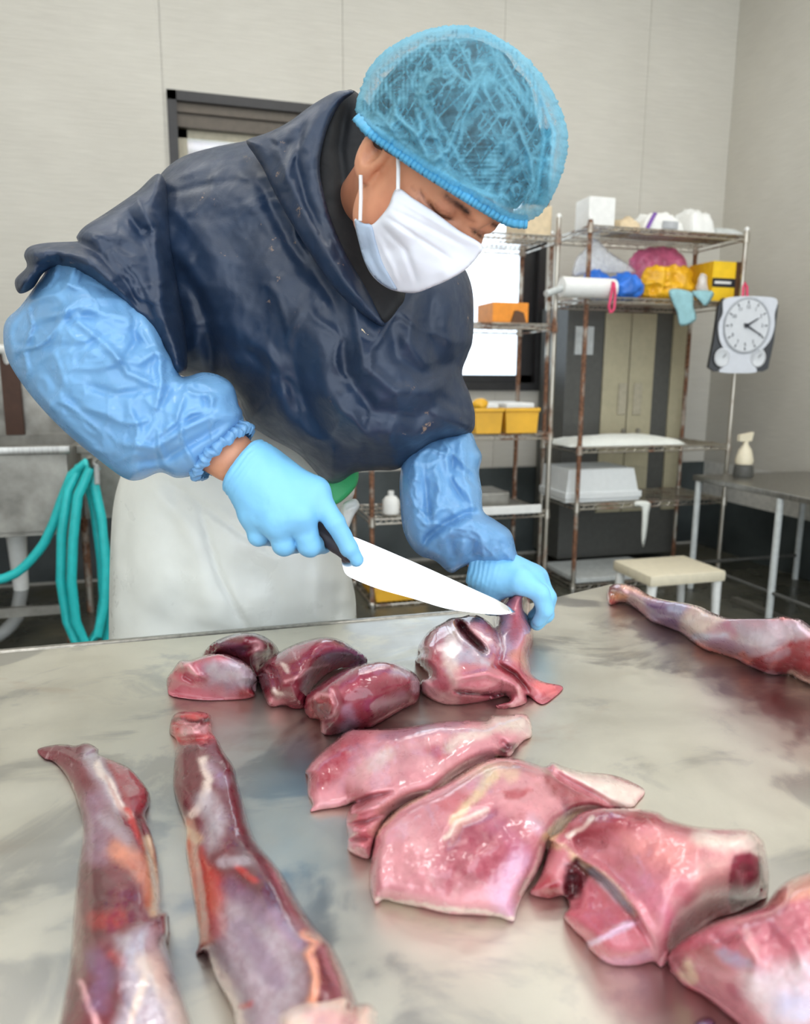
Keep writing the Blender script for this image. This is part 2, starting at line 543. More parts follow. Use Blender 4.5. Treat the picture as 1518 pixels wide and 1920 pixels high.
simple('hose_grey', (150, 152, 150), .5)
simple('clock_silver', (192, 194, 198), .4, metal=.25, var=.04)
simple('clock_black', (24, 24, 26), .35)
simple('clock_mark', (104, 106, 110), .5)
simple('clock_face', (206, 209, 212), .5, var=.03)
simple('clock_ring', (160, 164, 169), .45)
m = NT('lamp'); m.set(col=(.9, .9, .9), em=(1, .975, .94), ems=CEIL_POWER)
gq = m.noise(5); m.to('Roughness', m.rng(gq, 0, 1, .5, .55))


# ------------------------------------------------------------------ the room
WY, WX = 4.6, 3.6                       # back wall and right wall planes
LX, FY, CZ = -2.4, -1.6, 3.95
PL = .62                                # dark plinth height
def struct(o): o['kind'] = 'structure'; return o
struct(MB().box(LX - .1, WX + .2, FY, WY + .2, -.12, 0).build('floor', 'floor_wet'))
struct(MB().box(LX - .1, WX + .2, FY, WY + .2, CZ, CZ + .1).build('ceiling', 'ceiling_white'))
w0 = onY(312, 170, WY); w1 = onY(1011, 732, WY)
WX0, WX1, WZ0, WZ1 = w0[0], w1[0], w1[2], w0[2]
m = MB()
m.box(LX, WX0, WY, WY + .15, PL, CZ); m.box(WX1, WX, WY, WY + .15, PL, CZ)
m.box(WX0, WX1, WY, WY + .15, PL, WZ0); m.box(WX0, WX1, WY, WY + .15, WZ1, CZ)
m.box(LX, WX, WY - .012, WY + .15, 0, PL)
wb = struct(m.build('wall_back', 'wall_gap'))
# cladding panels on the back wall, seams between them
sx = onY(300, 60, WY)[0]
seams = [LX, sx - 1.0, sx, sx + 1.0, sx + 2.0, sx + 3.0, WX]
g = .0012
for a, b in zip(seams[:-1], seams[1:]):
    cuts = [(a, b, PL, CZ)]
    if b > WX0 and a < WX1:
        l, r_ = max(a, WX0), min(b, WX1)
        cuts = [(a, b, PL, WZ0), (a, b, WZ1, CZ)]
        if a < WX0: cuts.append((a, WX0, WZ0, WZ1))
        if b > WX1: cuts.append((WX1, b, WZ0, WZ1))
    mm = MB()
    for (p, q, s_, t_) in cuts:
        mm.box(p + (g if p == a else 0), q - (g if q == b else 0), WY - .014, WY + .001, s_, t_)
    mm.build('panel', 'wall_panel', wb)
MB().box(LX, WX, WY - .02, WY + .001, .02, PL - .01).build('plinth', 'plinth', wb)
wr = struct(MB().box(WX, WX + .15, FY, WY + .15, 0, CZ).build('wall_right', 'wall_gap'))
for k in range(5):
    MB().box(WX - .014, WX + .001, WY - .014 - (k + 1) * 1.2 + .0012, WY - .014 - k * 1.2 - .0012, PL, CZ).build('panel', 'wall_panel', wr)
MB().box(WX - .012, WX + .001, FY, WY - .02, .36, PL).build('plinth', 'trim_white', wr)
MB().box(WX - .02, WX + .001, FY, WY - .02, .0, .36).build('plinth', 'plinth', wr)
wl = struct(MB().box(LX - .15, LX, FY, WY + .15, 0, CZ).build('wall_left', 'wall_gap'))
for k in range(5):
    MB().box(LX - .001, LX + .014, WY - .014 - (k + 1) * 1.2 + .003, WY - .014 - k * 1.2 - .003, 0, CZ).build('panel', 'wall_panel', wl)

# sliding window in the back wall
wn = bpy.data.objects.new('window_1', None); COL.objects.link(wn); wn.location = ((WX0 + WX1) / 2, WY, WZ0)
struct(wn); wn['label'] = 'black framed sliding window in the beige back wall'
m = MB(); t = .05
m.box(WX0, WX0 + t, WY - .03, WY + .12, WZ0, WZ1); m.box(WX1 - t, WX1, WY - .03, WY + .12, WZ0, WZ1)
m.box(WX0, WX1, WY - .03, WY + .12, WZ1 - t, WZ1); m.box(WX0, WX1, WY - .035, WY + .12, WZ0, WZ0 + t)
m.build('window_frame', 'frame_black', wn)
m = MB(); m.box(WX0 + t, WX1 - t, WY + .02, WY + .10, WZ1 - .17, WZ1 - t)
m.box(WX0 + t, WX1 - t, WY + .0, WY + .03, WZ1 - .1, WZ1 - t); m.build('head_rail', 'frame_bronze', wn)
xm = (WX0 + WX1) / 2
for a, b, yo, mt in ((WX0 + t, xm + .03, .07, 'frame_beige'), (xm - .03, WX1 - t, .03, 'frame_black')):
    z0, z1 = WZ0 + t, WZ1 - .17; s_ = .05
    m = MB(); m.box(a, a + s_, WY + yo, WY + yo + .03, z0, z1); m.box(b - s_ - (.05 if yo < .05 else 0), b, WY + yo, WY + yo + .03, z0, z1)
    m.box(a, b, WY + yo, WY + yo + .03, z1 - .045, z1); m.box(a, b, WY + yo, WY + yo + .03, z0, z0 + .05)
    sash = m.build('sash', mt, wn)
    MB().box(a + s_, b - s_, WY + yo + .012, WY + yo + .018, z0 + .05, z1 - .045).build('pane', 'glass', sash)
# eave of the building outside, seen up through the window
m = MB(); m.box(WX0 - 1, WX1 - 1.2, WY + .2, WY + 2.3, 2.78, 2.84)
ev = m.build('roof_eave', 'soffit'); tag(ev, 'pinkish eave boards outside above the window', 'eave', kind='structure')
for k in range(6):
    MB().box(WX0 - .4 + k * .5, WX0 - .36 + k * .5, WY + .2, WY + 2.3, 2.72, 2.785).build('rafter', 'rust_dark', ev)

# fluorescent ceiling fixtures
k = 0
for lx in (-1.2, .6, 2.4):
    for ly in (-.4, 1.3, 3.0):
        L = empty('ceiling_lamp', (lx, ly, CZ), 'long white fluorescent fixture on the ceiling', 'lamp', 'fluorescent fixtures on the ceiling')
        MB().box(lx - .6, lx + .6, ly - .12, ly + .12, CZ - .06, CZ).build('housing', 'white_plastic', L)
        MB().box(lx - .58, lx + .58, ly - .10, ly + .10, CZ - .085, CZ - .06).build('diffuser', 'lamp', L)

# ------------------------------------------------------------------ work table
TZ = .78
T = empty('work_table', (.1, .8, 0), 'stainless steel work table carrying the cuts of meat', 'table')
far = [(-.80, 1.257), (.56, 1.257), (.857, 1.362)]
top = [(-.80, .22)] + far + [(.857, .22)]
m = MB(); m.prism(top, TZ - .028, TZ, 'z')
o = m.build('table_top', 'steel_table', T)
bv = o.modifiers.new('bevel', 'BEVEL'); bv.width = .006; bv.segments = 3
m = MB(); m.tube([(x, y + .004, TZ - .014) for x, y in far[:2]], .017, 12); m.build('rolled_edge', 'steel', T, True)
for lx, ly in ((-.74, .3), (-.74, 1.19), (.80, .3), (.80, 1.22)):
    lg = MB().tube([(lx, ly, .02), (lx, ly, TZ - .03)], .019, 14).build('leg', 'steel', T, True)
    MB().lathe([(.02, 0), (.026, .004), (.026, .03), (.02, .036)], (lx, ly, 0)).build('foot', 'black_print', lg, True)
m = MB()
m.tube([(-.74, .3, .2), (.80, .3, .2)], .014); m.tube([(-.74, 1.19, .2), (.80, 1.22, .2)], .014)
m.tube([(-.74, .3, .2), (-.74, 1.19, .2)], .014); m.tube([(.80, .3, .2), (.80, 1.22, .2)], .014)
m.build('stretcher', 'steel', T, True)


# ------------------------------------------------------------------ things along the back wall
RY0, RY1 = 3.68, 4.12                  # front and back of the two wire racks
def wire_shelf(x0, x1, z, root, mat='rack_chrome', nw=None):
    m = MB()
    for dz in (0, -.025):
        m.tube([(x0, RY0, z + dz), (x1, RY0, z + dz)], .0045, 8); m.tube([(x0, RY1, z + dz), (x1, RY1, z + dz)], .0045, 8)
        m.tube([(x0, RY0, z + dz), (x0, RY1, z + dz)], .0045, 8); m.tube([(x1, RY0, z + dz), (x1, RY1, z + dz)], .0045, 8)
    sh = m.build('shelf', mat, root, True)
    n = int((x1 - x0) / .028)
    for i in range(1, n):
        x = x0 + (x1 - x0) * i / n
        MB().tube([(x, RY0, z + .003), (x, RY1, z + .003)], .0022, 5, False).build('wire', mat, sh, True)
    m = MB()
    for y in np.linspace(RY0 + .1, RY1 - .1, 3): m.tube([(x0, y, z - .004), (x1, y, z - .004)], .003, 5)
    m.build('cross_bar', mat, sh, True)
    m = MB(); k = int((x1 - x0) / .06)
    for yy in (RY0, RY1):
        pts = [(x0 + (x1 - x0) * i / (2 * k), yy, z - (.025 if i % 2 else 0)) for i in range(2 * k + 1)]
        m.tube(pts, .0022, 5)
    m.build('truss_wire', mat, sh, True)
def rack(x0, x1, zs, ztop, label, mats):
    R_ = empty('wire_rack', ((x0 + x1) / 2, (RY0 + RY1) / 2, 0), label, 'shelf rack', 'wire racks by the back wall')
    for i, (x, y) in enumerate(((x0, RY0), (x1, RY0), (x0, RY1), (x1, RY1))):
        p = MB().tube([(x, y, .03), (x, y, ztop)], .0127, 14).build('post', mats[i], R_, True)
        MB().lathe([(.006, 0), (.022, .004), (.022, .02), (.012, .03)], (x, y, 0)).build('foot', 'steel', p, True)
        MB().lathe([(.0127, 0), (.0145, .006), (.012, .014), (.005, .02)], (x, y, ztop)).build('cap', 'white_plastic', p, True)
        for z in zs: MB().lathe([(.013, -.04), (.019, -.038), (.016, .012), (.013, .014)], (x, y, z), seg=14).build('collar', 'rack_chrome', p, True)
    for z in zs: wire_shelf(x0, x1, z, R_)
    return R_
def zpx(x, y, Y=RY0): return onY(x, y, Y)[2]
r2x0, r2x1 = onY(1088, 800, RY0)[0], onY(1368, 800, RY0)[0]
zt = zpx(1105, 412)
S2 = [zpx(1250, 1085), zpx(1250, 940), zpx(1200, 838), zpx(1200, 560), zpx(1250, 432)]
rack(r2x0, r2x1, S2, zt, 'tall rusty wire rack beside the corner, loaded with bags and boxes', ['rack_rust', 'rack_chrome', 'rack_rust', 'rack_rust'])
r1x0, r1x1 = onY(697, 1000, RY0)[0], onY(1030, 830, RY0)[0]
S1 = [zpx(900, 1120), zpx(900, 965), zpx(940, 815), zpx(960, 607), zpx(990, 440)]
rack(r1x0, r1x1, S1, zpx(1048, 408), 'wire rack under the window with yellow tub and orange box', ['rack_rust', 'rack_chrome', 'rack_rust', 'rack_rust'])

def pbox(px0, px1, pyb, depth, h, Y, z, name, mat, label, cat, group=None, bev=.006, rot=0):
    """box standing at height z with its front face on the plane Y"""
    a = onY(px0, pyb, Y)[0]; b = onY(px1, pyb, Y)[0]
    o = MB().box(a, b, Y, Y + depth, z, z + h, bev, rot).build(name, mat)
    return tag(o, label, cat, group)
def blob(name, pts, mat, label, cat, seed=0, amp=.012, sc=18, parent=None, k=.02, h=.008):
    """soft bag: smooth union of ellipsoids (centre, radii) with crumples"""
    c = np.array([p[0] for p in pts], float); r = np.array([p[1] for p in pts], float)
    lo = (c - r).min(0) - .04; hi = (c + r).max(0) + .04
    zb = (c - r)[:, 2].min()
    def fn(P):
        d = None
        for ci, ri_ in zip(c, r):
            e = ell(P, ci, ri_); d = e if d is None else smin(d, e, k)
        d = d - amp * fbm(P * sc, 3, seed) - amp * .6 * (1 - np.abs(fbm(P * sc * .7, 2, seed + 5)) * 3)
        return smax(d, zb + .004 - P[:, 2], .004)
    V, Fs = sdf_mesh(fn, lo, hi, h)
    o = from_arrays(name, V, Fs, mat, parent)
    if label: tag(o, label, cat)
    return o

# --- top shelf of the right rack
z5 = S2[4] + .006
b = pbox(1103, 1152, 418, .15, zpx(1125, 376, 3.76) - z5 + .02, 3.76, z5, 'carton', 'white_paper', 'upright white carton on the top shelf of the corner rack', 'box')
c0 = onY(1215, 415, 3.86); c1 = onY(1285, 415, 3.86); c2 = onY(1365, 420, 3.86)
zz = z5 + .05
def flatpack(name, x0, x1, y0, y1, z, h, mat, label, lean=.0, seed=1):
    n = 14; V = []; Fs = []
    rng = np.random.RandomState(seed)
    for s_ in (0, 1):
        for i in range(n + 1):
            for j in range(n + 1):
                u, v = i / n, j / n
                q = np.array([[u * 3, v * 3, s_ + seed]])
                e = min(u, 1 - u, v, 1 - v) * 2 * 1.8
                puff = h * (min(1, e) ** .5)
                zz_ = z + (puff * (1 + .35 * fbm(q * 1.5, 3, seed)[0]) + lean * u if s_ else .0)
                V.append((x0 + (x1 - x0) * u, y0 + (y1 - y0) * v, max(zz_, z + .001 * s_)))
    N = (n + 1) ** 2
    for s_ in (0, 1):
        for i in range(n):
            for j in range(n):
                a = s_ * N + i * (n + 1) + j; q = (a, a + n + 1, a + n + 2, a + 1)
                Fs.append(q if s_ else q[::-1])
    ring = [i * (n + 1) for i in range(n + 1)] + [n * (n + 1) + j for j in range(1, n + 1)] + [i * (n + 1) + n for i in range(n - 1, -1, -1)] + [j for j in range(n - 1, 0, -1)]
    for a, b_ in zip(ring, ring[1:] + ring[:1]): Fs.append((a, b_, N + b_, N + a))
    o = from_arrays(name, V, Fs, mat)
    if label: tag(o, label, 'package')
    return o
xa = lambda px, Y, y=420: onY(px, y, Y)[0]
flatpack('paper_package', xa(1163, 3.76), xa(1204, 3.76), 3.76, 4.0, z5, .075, 'tan_paper', 'tan paper packet beside the white carton on the top shelf', seed=3)
pk = flatpack('paper_package', xa(1206, 3.76), xa(1284, 3.76), 3.74, 4.02, z5, .115, 'white_paper', 'white wrapped packet with purple print on the top shelf', seed=4)
pv = MB()
for j in range(6):
    pv.box(xa(1209 + j * 2.3, 3.75), xa(1215 + j * 2.3, 3.75), 3.733, 3.742, z5 + .01 + j * .014, z5 + .024 + j * .014)
pv.build('print_stripe', 'purple_print', pk)
MB().box(xa(1240, 3.75), xa(1268, 3.75), 3.733, 3.742, z5 + .015, z5 + .055).build('print_patch', 'grey_print', pk)
flatpack('paper_package', xa(1286, 3.76), xa(1331, 3.76), 3.70, 4.0, z5, .14, 'white_plastic', 'bulky white bag beside the purple printed packet', seed=8)
flatpack('paper_package', xa(1333, 3.76), xa(1392, 3.76), 3.72, 4.0, z5, .05, 'grey_pale', 'flat pale grey packet at the end of the top shelf', seed=6)

# --- second shelf of the right rack
z4 = S2[3] + .006
def pt(px, py, Y): return onY(px, py, Y)
p = pt(1232, 490, 3.98); blob('plastic_bag', [((p[0] - .03, 3.99, z4 + .165), (.15, .08, .165)), ((p[0] + .08, 3.98, z4 + .17), (.11, .075, .14))], 'pink_bag', 'crumpled magenta pink bag behind the orange bag on the rack', 'bag', 2, .02, 14)
p = pt(1247, 540, 3.82); blob('plastic_bag', [((p[0] - .05, 3.82, z4 + .09), (.12, .07, .1)), ((p[0] + .07, 3.82, z4 + .085), (.105, .06, .11))], 'orange_bag', 'crumpled orange yellow bag on the middle of the rack', 'bag', 4, .02, 22)
p = pt(1170, 520, 3.80); blob('plastic_bag', [((p[0], 3.8, z4 + .06), (.1, .1, .07)), ((p[0] - .16, 3.82, z4 + .065), (.1, .09, .075))], 'blue_bag', 'bunch of crumpled blue plastic behind the paper roll', 'bag', 6, .022, 24)
p = pt(1321, 520, 3.70); blob('plastic_bag', [((p[0], 3.71, z4 + .05), (.036, .022, .05)), ((p[0] - .006, 3.712, z4 + .1), (.026, .018, .05))], 'clear_bag', 'clear plastic pouch between orange bag and yellow carton', 'bag', 8)
yb = empty('carton', (xa(1362, 3.72), 3.8, z4), 'yellow carton with a dark band on the rack', 'box')
ya, yc, yd = xa(1336, 3.72, 520), xa(1378, 3.72, 520), xa(1392, 3.72, 520)
zh = zpx(1360, 490, 3.72) - z4
MB().box(ya, yd, 3.72, 3.94, z4, z4 + zh, .003).build('body', 'yellow_box', yb)
MB().box(ya - .001, yc, 3.717, 3.722, z4 + zh * .36, z4 + zh * .58).build('band', 'black_print', yb)
MB().box(yc, yd + .001, 3.716, 3.722, z4, z4 + zh).build('side_panel', 'brown_side', yb)
MB().box(ya + .012, yc - .03, 3.714, 3.718, z4 + zh * .44, z4 + zh * .50).build('print_line', 'white_paper', yb)
# clear polythene sheet hanging from the top shelf
ty = float(proj(np.array([onY(1112, 430, 3.9)[0], 3.9, S2[4] - .027]))[1][0])
ol = [(1107, ty), (1119, ty), (1146, ty + 26), (1180, 497), (1192, 512), (1150, 514), (1100, 514), (1072, 518), (1080, 484), (1094, ty + 20)]
relief('plastic_sheet', ol, [(a_, b_, 3.90 / ray(a_, b_)[1]) for a_, b_ in ((1110, 440), (1190, 510), (1075, 510))], 8, .012, 'clear_bag', None, 6, [([(1112, 430), (1140, 510)], 6, .01), ([(1112, 430), (1105, 510)], 6, -.01)])
tag(bpy.data.objects['plastic_sheet'], 'clear polythene sheet hanging down from the top shelf', 'plastic sheet')
# paper roll on the front of the rack
ra, rb = pt(1052, 538, 3.60), pt(1150, 538, 3.60)
R_ = empty('paper_roll', (ra[0], 3.6, ra[2]), 'white paper roll on a rod across the rack front', 'paper roll')
MB().lathe([(.012, 0), (.05, 0), (.052, .004), (.052, rb[0] - ra[0] - .004), (.05, rb[0] - ra[0]), (.012, rb[0] - ra[0])], (ra[0], 3.6, ra[2]), 'x').build('paper', 'white_paper', R_, True)
q = pt(1020, 552, 3.58)
MB().tube([(q[0], 3.56, q[2]), (ra[0] + .02, 3.6, ra[2])], .018, 10).build('core', 'grey_pale', R_, True)
MB().tube([(ra[0] + .01, 3.6, ra[2]), (rb[0] + .02, 3.6, ra[2]), (rb[0] + .03, RY0, ra[2])], .006, 8).build('rod', 'steel', R_, True)
q = pt(1148, 525, 3.58)
cp = [pt(1149, 528, 3.541), pt(1146, 550, 3.541), pt(1141, 575, 3.541), pt(1144, 586, 3.541), pt(1151, 578, 3.541), pt(1153, 552, 3.541), pt(1151, 530, 3.541)]
tag(MB().tube(smooth_poly(cp, .01, True).tolist(), .007, 8, closed=True).build('cord_loop', 'pink_cord', None, True), 'pink cord loop hanging beside the paper roll', 'cord')
# teal cloth hanging over the shelf edge
ol = [(1254, 544), (1296, 548), (1300, 575), (1304, 600), (1276, 611), (1268, 585)]
tag(relief('cleaning_cloth', ol, [(1270, 550, onY(1270, 550, 3.66) @ FW - CAM @ FW), (1290, 605, onY(1290, 605, 3.64) @ FW - CAM @ FW)], 6, .012, 'teal_cloth', None, 5), 'pale teal cloth draped over the rack shelf edge', 'cloth')
ol = [(1296, 546), (1336, 546), (1334, 560), (1322, 574), (1308, 562)]
tag(relief('cleaning_cloth', ol, [(1310, 550, onY(1310, 550, 3.66) @ FW - CAM @ FW)], 5, .012, 'teal_cloth', None, 5), 'small pale teal cloth corner hanging beside the larger cloth', 'cloth')
# --- lower shelves of the right rack
z3 = S2[2] + .006
flatpack('plastic_tray', xa(1068, 3.70, 835), xa(1290, 3.70, 835), 3.70, 4.02, z3, .05, 'white_cloth', None, seed=12)
tag(bpy.data.objects['plastic_tray'], 'crumpled white sheet laid along the rack shelf', 'sheet')
z2 = S2[1] + .006
R_ = empty('foam_box', (2.2, 3.75, z2), 'white foam box with ribbed lid on the lower rack shelf', 'box')
xa0, xa1 = xa(1060, 3.74, 930), xa(1199, 3.74, 930); zh = zpx(1110, 880, 3.74) - z2
m = MB(); m.prism([(xa0, z2), (xa1, z2), (xa1 - .05, z2 + zh), (xa0 + .015, z2 + zh)], 3.74, 4.06); m.build('body', 'white_foam', R_)
m = MB(); m.box(xa0 - .005, xa1 + .005, 3.73, 4.07, z2 + zh * .1, z2 + zh * .3, .004); m.build('rim', 'white_foam', R_)
cl = pt(1203, 945, 3.62)
ol = [(1190, 940), (1218, 942), (1216, 965), (1212, 1000), (1206, 1026), (1202, 1010), (1203, 970), (1202, 952), (1190, 950)]
tag(relief('cloth_strip', ol, [(1203, 950, 3.64 / ray(1203, 950)[1]), (1206, 1020, 3.64 / ray(1206, 1020)[1])], 4, .014, 'white_cloth', None, 4), 'narrow white rag hanging from the lower shelf beside the foam box', 'rag')
z1 = S2[0] + .006
m = MB(); m.box(r2x0 + .03, r2x1 - .35, RY0 + .02, RY1 - .02, z1, z1 + .03, .006)
tag(m.build('drip_tray', 'grey_pale'), 'flat grey tray on the bottom shelf of the corner rack', 'tray')
# beige two door locker behind the rack
lx0, lx1 = xa(1060, 4.2, 700), xa(1285, 4.2, 700); lz1 = zpx(1190, 575, 4.2)
L = empty('locker', ((lx0 + lx1) / 2, 4.35, 0), 'beige two door metal locker standing behind the wire rack', 'locker')
MB().box(lx0, lx1, 4.2, 4.56, .05, lz1, .006).build('body', 'cabinet_dark', L)
ld = xa(1176, 4.2, 700); la = xa(1128, 4.2, 700); lb_ = xa(1222, 4.2, 700)
for a, b_, hx in ((la, ld - .004, xa(1163, 4.2, 740)), (ld + .004, lb_, xa(1191, 4.2, 740))):
    d_ = MB().box(a, b_, 4.182, 4.2, .35, lz1 - .04, .004).build('door', 'cabinet_beige', L)
    hz = zpx(1170, 748, 4.2)
    MB().box(hx - .03, hx + .03, 4.172, 4.183, hz - .1, hz + .1, .006).build('handle', 'frame_beige', d_)
    MB().lathe([(.012, 0), (.016, .012)], (hx + .02, 4.17, hz - .2), 'y', 14).build('lock', 'steel', d_, True)
MB().box(xa(1255, 4.2, 700), lx1, 4.185, 4.2, .35, lz1 - .04).build('edge_strip', 'cabinet_beige', L)
m = MB()
m.box(xa(1078, 4.19, 640), xa(1112, 4.19, 640), 4.188, 4.2, zpx(1090, 665, 4.19), zpx(1090, 612, 4.19))
m.build('notice', 'grey_pale', L)

# --- clock with two small gauges hanging on the rack post
K = onY(1388, 630, 3.63); kx, kz = K[0] - .0, K[2]
sc = .44 / 120                                          # metres per pixel here
def ck(px, py): return (kx + (px - 1388) * .00353, kz - (py - 630) * .0030)
CLK = empty('wall_clock', (kx, 3.63, kz), 'silver and black clock with two small gauges hanging on the rack', 'clock')
blk = [ck(*q) for q in [(1334, 575), (1340, 562), (1436, 562), (1446, 575), (1444, 640), (1438, 692), (1428, 698), (1336, 698), (1324, 690), (1330, 640)]]
MB().prism(blk, 3.62, 3.66).build('back_shell', 'clock_black', CLK)
ol = smooth_poly([ck(*q) for q in [(1341, 566), (1365, 560), (1410, 560), (1440, 566), (1438, 592), (1440, 615), (1434, 640), (1420, 658), (1407, 668), (1406, 682), (1414, 698), (1380, 701), (1343, 698), (1356, 684), (1362, 668), (1348, 655), (1338, 635), (1335, 610), (1341, 590)]], .012)
MB().prism(ol[:, :2].tolist(), 3.60, 3.625).build('front_plate', 'clock_silver', CLK)
cx, cz = ck(1387, 613)
MB().lathe([(.150, 0), (.156, -.005), (.148, -.008), (.142, -.004)], (cx, 3.60, cz), 'y', 40).build('bezel', 'clock_ring', CLK, True)
fc = MB().lathe([(.143, 0), (.143, -.006)], (cx, 3.60, cz), 'y', 40).build('dial', 'clock_face', CLK)
m = MB()
for i in range(12):
    a = i * math.pi / 6; r0_, r1_ = (.120, .136)
    m.tube([(cx + math.sin(a) * r0_, 3.592, cz + math.cos(a) * r0_), (cx + math.sin(a) * r1_, 3.592, cz + math.cos(a) * r1_)], .004, 6)
m.build('hour_mark', 'clock_mark', fc)
fnt = None
for i in range(1, 13):
    a = i * math.pi / 6
    cu = bpy.data.curves.new('numeral', 'FONT'); cu.body = str(i); cu.size = .030; cu.align_x = 'CENTER'; cu.align_y = 'CENTER'; cu.extrude = .001
    t_ = bpy.data.objects.new('numeral_curve', cu); COL.objects.link(t_)
    dg = bpy.context.evaluated_depsgraph_get(); me = bpy.data.meshes.new_from_object(t_.evaluated_get(dg))
    bpy.data.objects.remove(t_); bpy.data.curves.remove(cu)
    me.transform(Matrix.Translation((cx + math.sin(a) * .102, 3.5925, cz + math.cos(a) * .102)) @ Matrix.Rotation(rad(90), 4, 'X'))
    link_mesh('numeral', me, 'clock_mark', fc, False)
for (dx, dy), wd in (((32, 17), .006), ((22, -12), .008)):
    q = (cx + dx * .0033, cz - dy * .0033); p0 = (cx - dx * .0006, cz + dy * .0006)
    MB().tube([(p0[0], 3.588, p0[1]), (q[0], 3.588, q[1])], [wd, wd * .4], 6).build('hand', 'black_print', CLK)
MB().lathe([(.012, 0), (.012, -.012)], (cx, 3.594, cz), 'y', 14).build('hub', 'black_print', CLK)
for q in ((1347, 672), (1414, 672)):
    gx, gz = ck(*q)
    g_ = MB().lathe([(.05, 0), (.054, -.008), (.046, -.014), (.04, -.010)], (gx, 3.61, gz), 'y', 24).build('gauge', 'clock_face', CLK, True)
    MB().tube([(gx, 3.594, gz), (gx + .02, 3.594, gz + .02)], .002, 5).build('needle', 'black_print', g_)
q = pt(1390, 556, 3.63)
tag(MB().tube([(q[0] - .015, 3.63, q[2] - .02), (q[0] - .012, 3.645, q[2] + .05), (q[0], 3.66, q[2] + .075), (q[0] + .012, 3.645, q[2] + .05), (q[0] + .015, 3.63, q[2] - .02)], .009, 8).build('hanging_cord', 'pink_cord', CLK, True), None)

CLK.rotation_euler.z = rad(-22); CLK.location.y = 3.56; CLK.location.x -= .035; CLK.scale = (.80, 1, .98)
# --- left rack contents
z = S1[3] + .008
R_ = empty('carton', (xa(957, 3.72, 600), 3.8, z), 'open orange box on the rack in front of the window', 'box')
ox0, ox1 = xa(923, 3.7, 600), xa(990, 3.7, 600); oh = zpx(957, 567, 3.7) - z
MB().box(ox0, ox1, 3.70, 3.92, z, z + oh, .004).build('body', 'orange_box', R_)
m = MB(); ox = xa(968, 3.7, 600); m.prism([(ox - .035, z), (ox + .05, z), (ox + .035, z + .05), (ox, z + oh * .6), (ox - .015, z + .06)], 3.688, 3.702); m.build('dark_tear', 'brown_side', R_)
z = S1[2] + .008
tx = [xa(888, 3.66, 800), xa(945, 3.66, 800), xa(1012, 3.66, 800)]
for k, lab in ((0, 'yellow plastic tub with bunched yellow liner on the rack'), (1, 'yellow plastic tub of white paper next to the rack post')):
    a, b_ = tx[k] + .002, tx[k + 1] - .002; hh = zpx(950, 765, 3.66) - z
    R_ = empty('plastic_tub', ((a + b_) / 2, 3.8, z), lab, 'tub', 'yellow tubs on the window rack')
    m = MB(); m.prism([(a + .015, z), (b_ - .015, z), (b_ - .004, z + hh), (a + .004, z + hh)], 3.665, 4.0); m.build('body', 'yellow_tub', R_)
    MB().box(a, b_, 3.655, 4.01, z + hh - .02, z + hh, .004).build('rim', 'yellow_tub', R_)
    MB().box(a + .02, b_ - .02, 3.69, 3.98, z + hh - .01, z + hh + .025, .008).build('contents', 'white_paper', R_)
    if k == 0: blob('liner', [((a + .05, 3.72, z + hh + .015), (.045, .04, .035))], 'yellow_tub', None, None, 3, .006, 30, R_)
z = S1[1] + .006
a, b_ = xa(862, 3.62, 955), xa(1015, 3.62, 955)
R_ = empty('steel_tray', ((a + b_) / 2, 3.8, z), 'grey steel tray with a bright front lip on the window rack', 'tray')
MB().box(a, b_, 3.64, 4.08, z, z + .012).build('base', 'steel_dull', R_)
MB().box(a, b_, 3.62, 3.64, z, z + .045, .004).build('front_lip', 'white_plastic', R_)
MB().box(a, b_, 4.06, 4.08, z, z + .05).build('back_lip', 'steel_dull', R_)
MB().box(a + .02, a + .34, 3.74, 4.0, z + .012, z + .1, .01).build('pan', 'steel_dull', R_)
z = S1[1] + .006
a = xa(742, 3.66, 955)
tag(MB().lathe([(.03, 0), (.045, .01), (.045, .08), (.03, .1), (.016, .105), (.016, .13)], (a, 3.76, z), seg=18).build('bottle', 'white_plastic', None, True), 'small white bottle on the window rack beside the steel tray', 'bottle')
z = S1[0] + .006
a, b_ = xa(706, 3.72, 1130), xa(800, 3.72, 1130)
R_ = empty('plastic_tub', ((a + b_) / 2, 3.8, z), 'low yellow tub with white sacks on the bottom rack shelf', 'tub')
m = MB(); m.prism([(a, z), (b_, z), (b_ + .01, z + .06), (a - .01, z + .06)], 3.72, 4.06); m.build('body', 'yellow_tub', R_)
blob('sack', [(((a + b_) / 2, 3.86, z + .07), (.12, .1, .05))], 'white_cloth', None, None, 9, .008, 22, R_)
z = S1[4] + .006
tag(MB().box(xa(985, 3.74, 415), xa(1034, 3.74, 415), 3.74, 4.0, z, zpx(1015, 385, 3.74), .005).build('carton', 'tan_paper'), 'pale tan carton on the top shelf of the window rack', 'box')

# --- white bath stool
sx0, sx1, sy0, sy1, szt = 2.03, 2.45, 2.90, 3.23, .30
ST = empty('stool', ((sx0 + sx1) / 2, (sy0 + sy1) / 2, 0), 'low cream white plastic stool on the wet floor', 'stool')
MB().box(sx0, sx1, sy0, sy1, szt - .055, szt, .014).build('seat', 'cream_plastic', ST, True)
for x in (sx0 + .03, sx1 - .03):
    for y in (sy0 + .03, sy1 - .03):
        m = MB(); m.tube([(x, y, szt - .05), (x + (.01 if x > 2.2 else -.01), y, 0)], [.024, .017], 12); m.build('leg', 'white_plastic', ST, True)
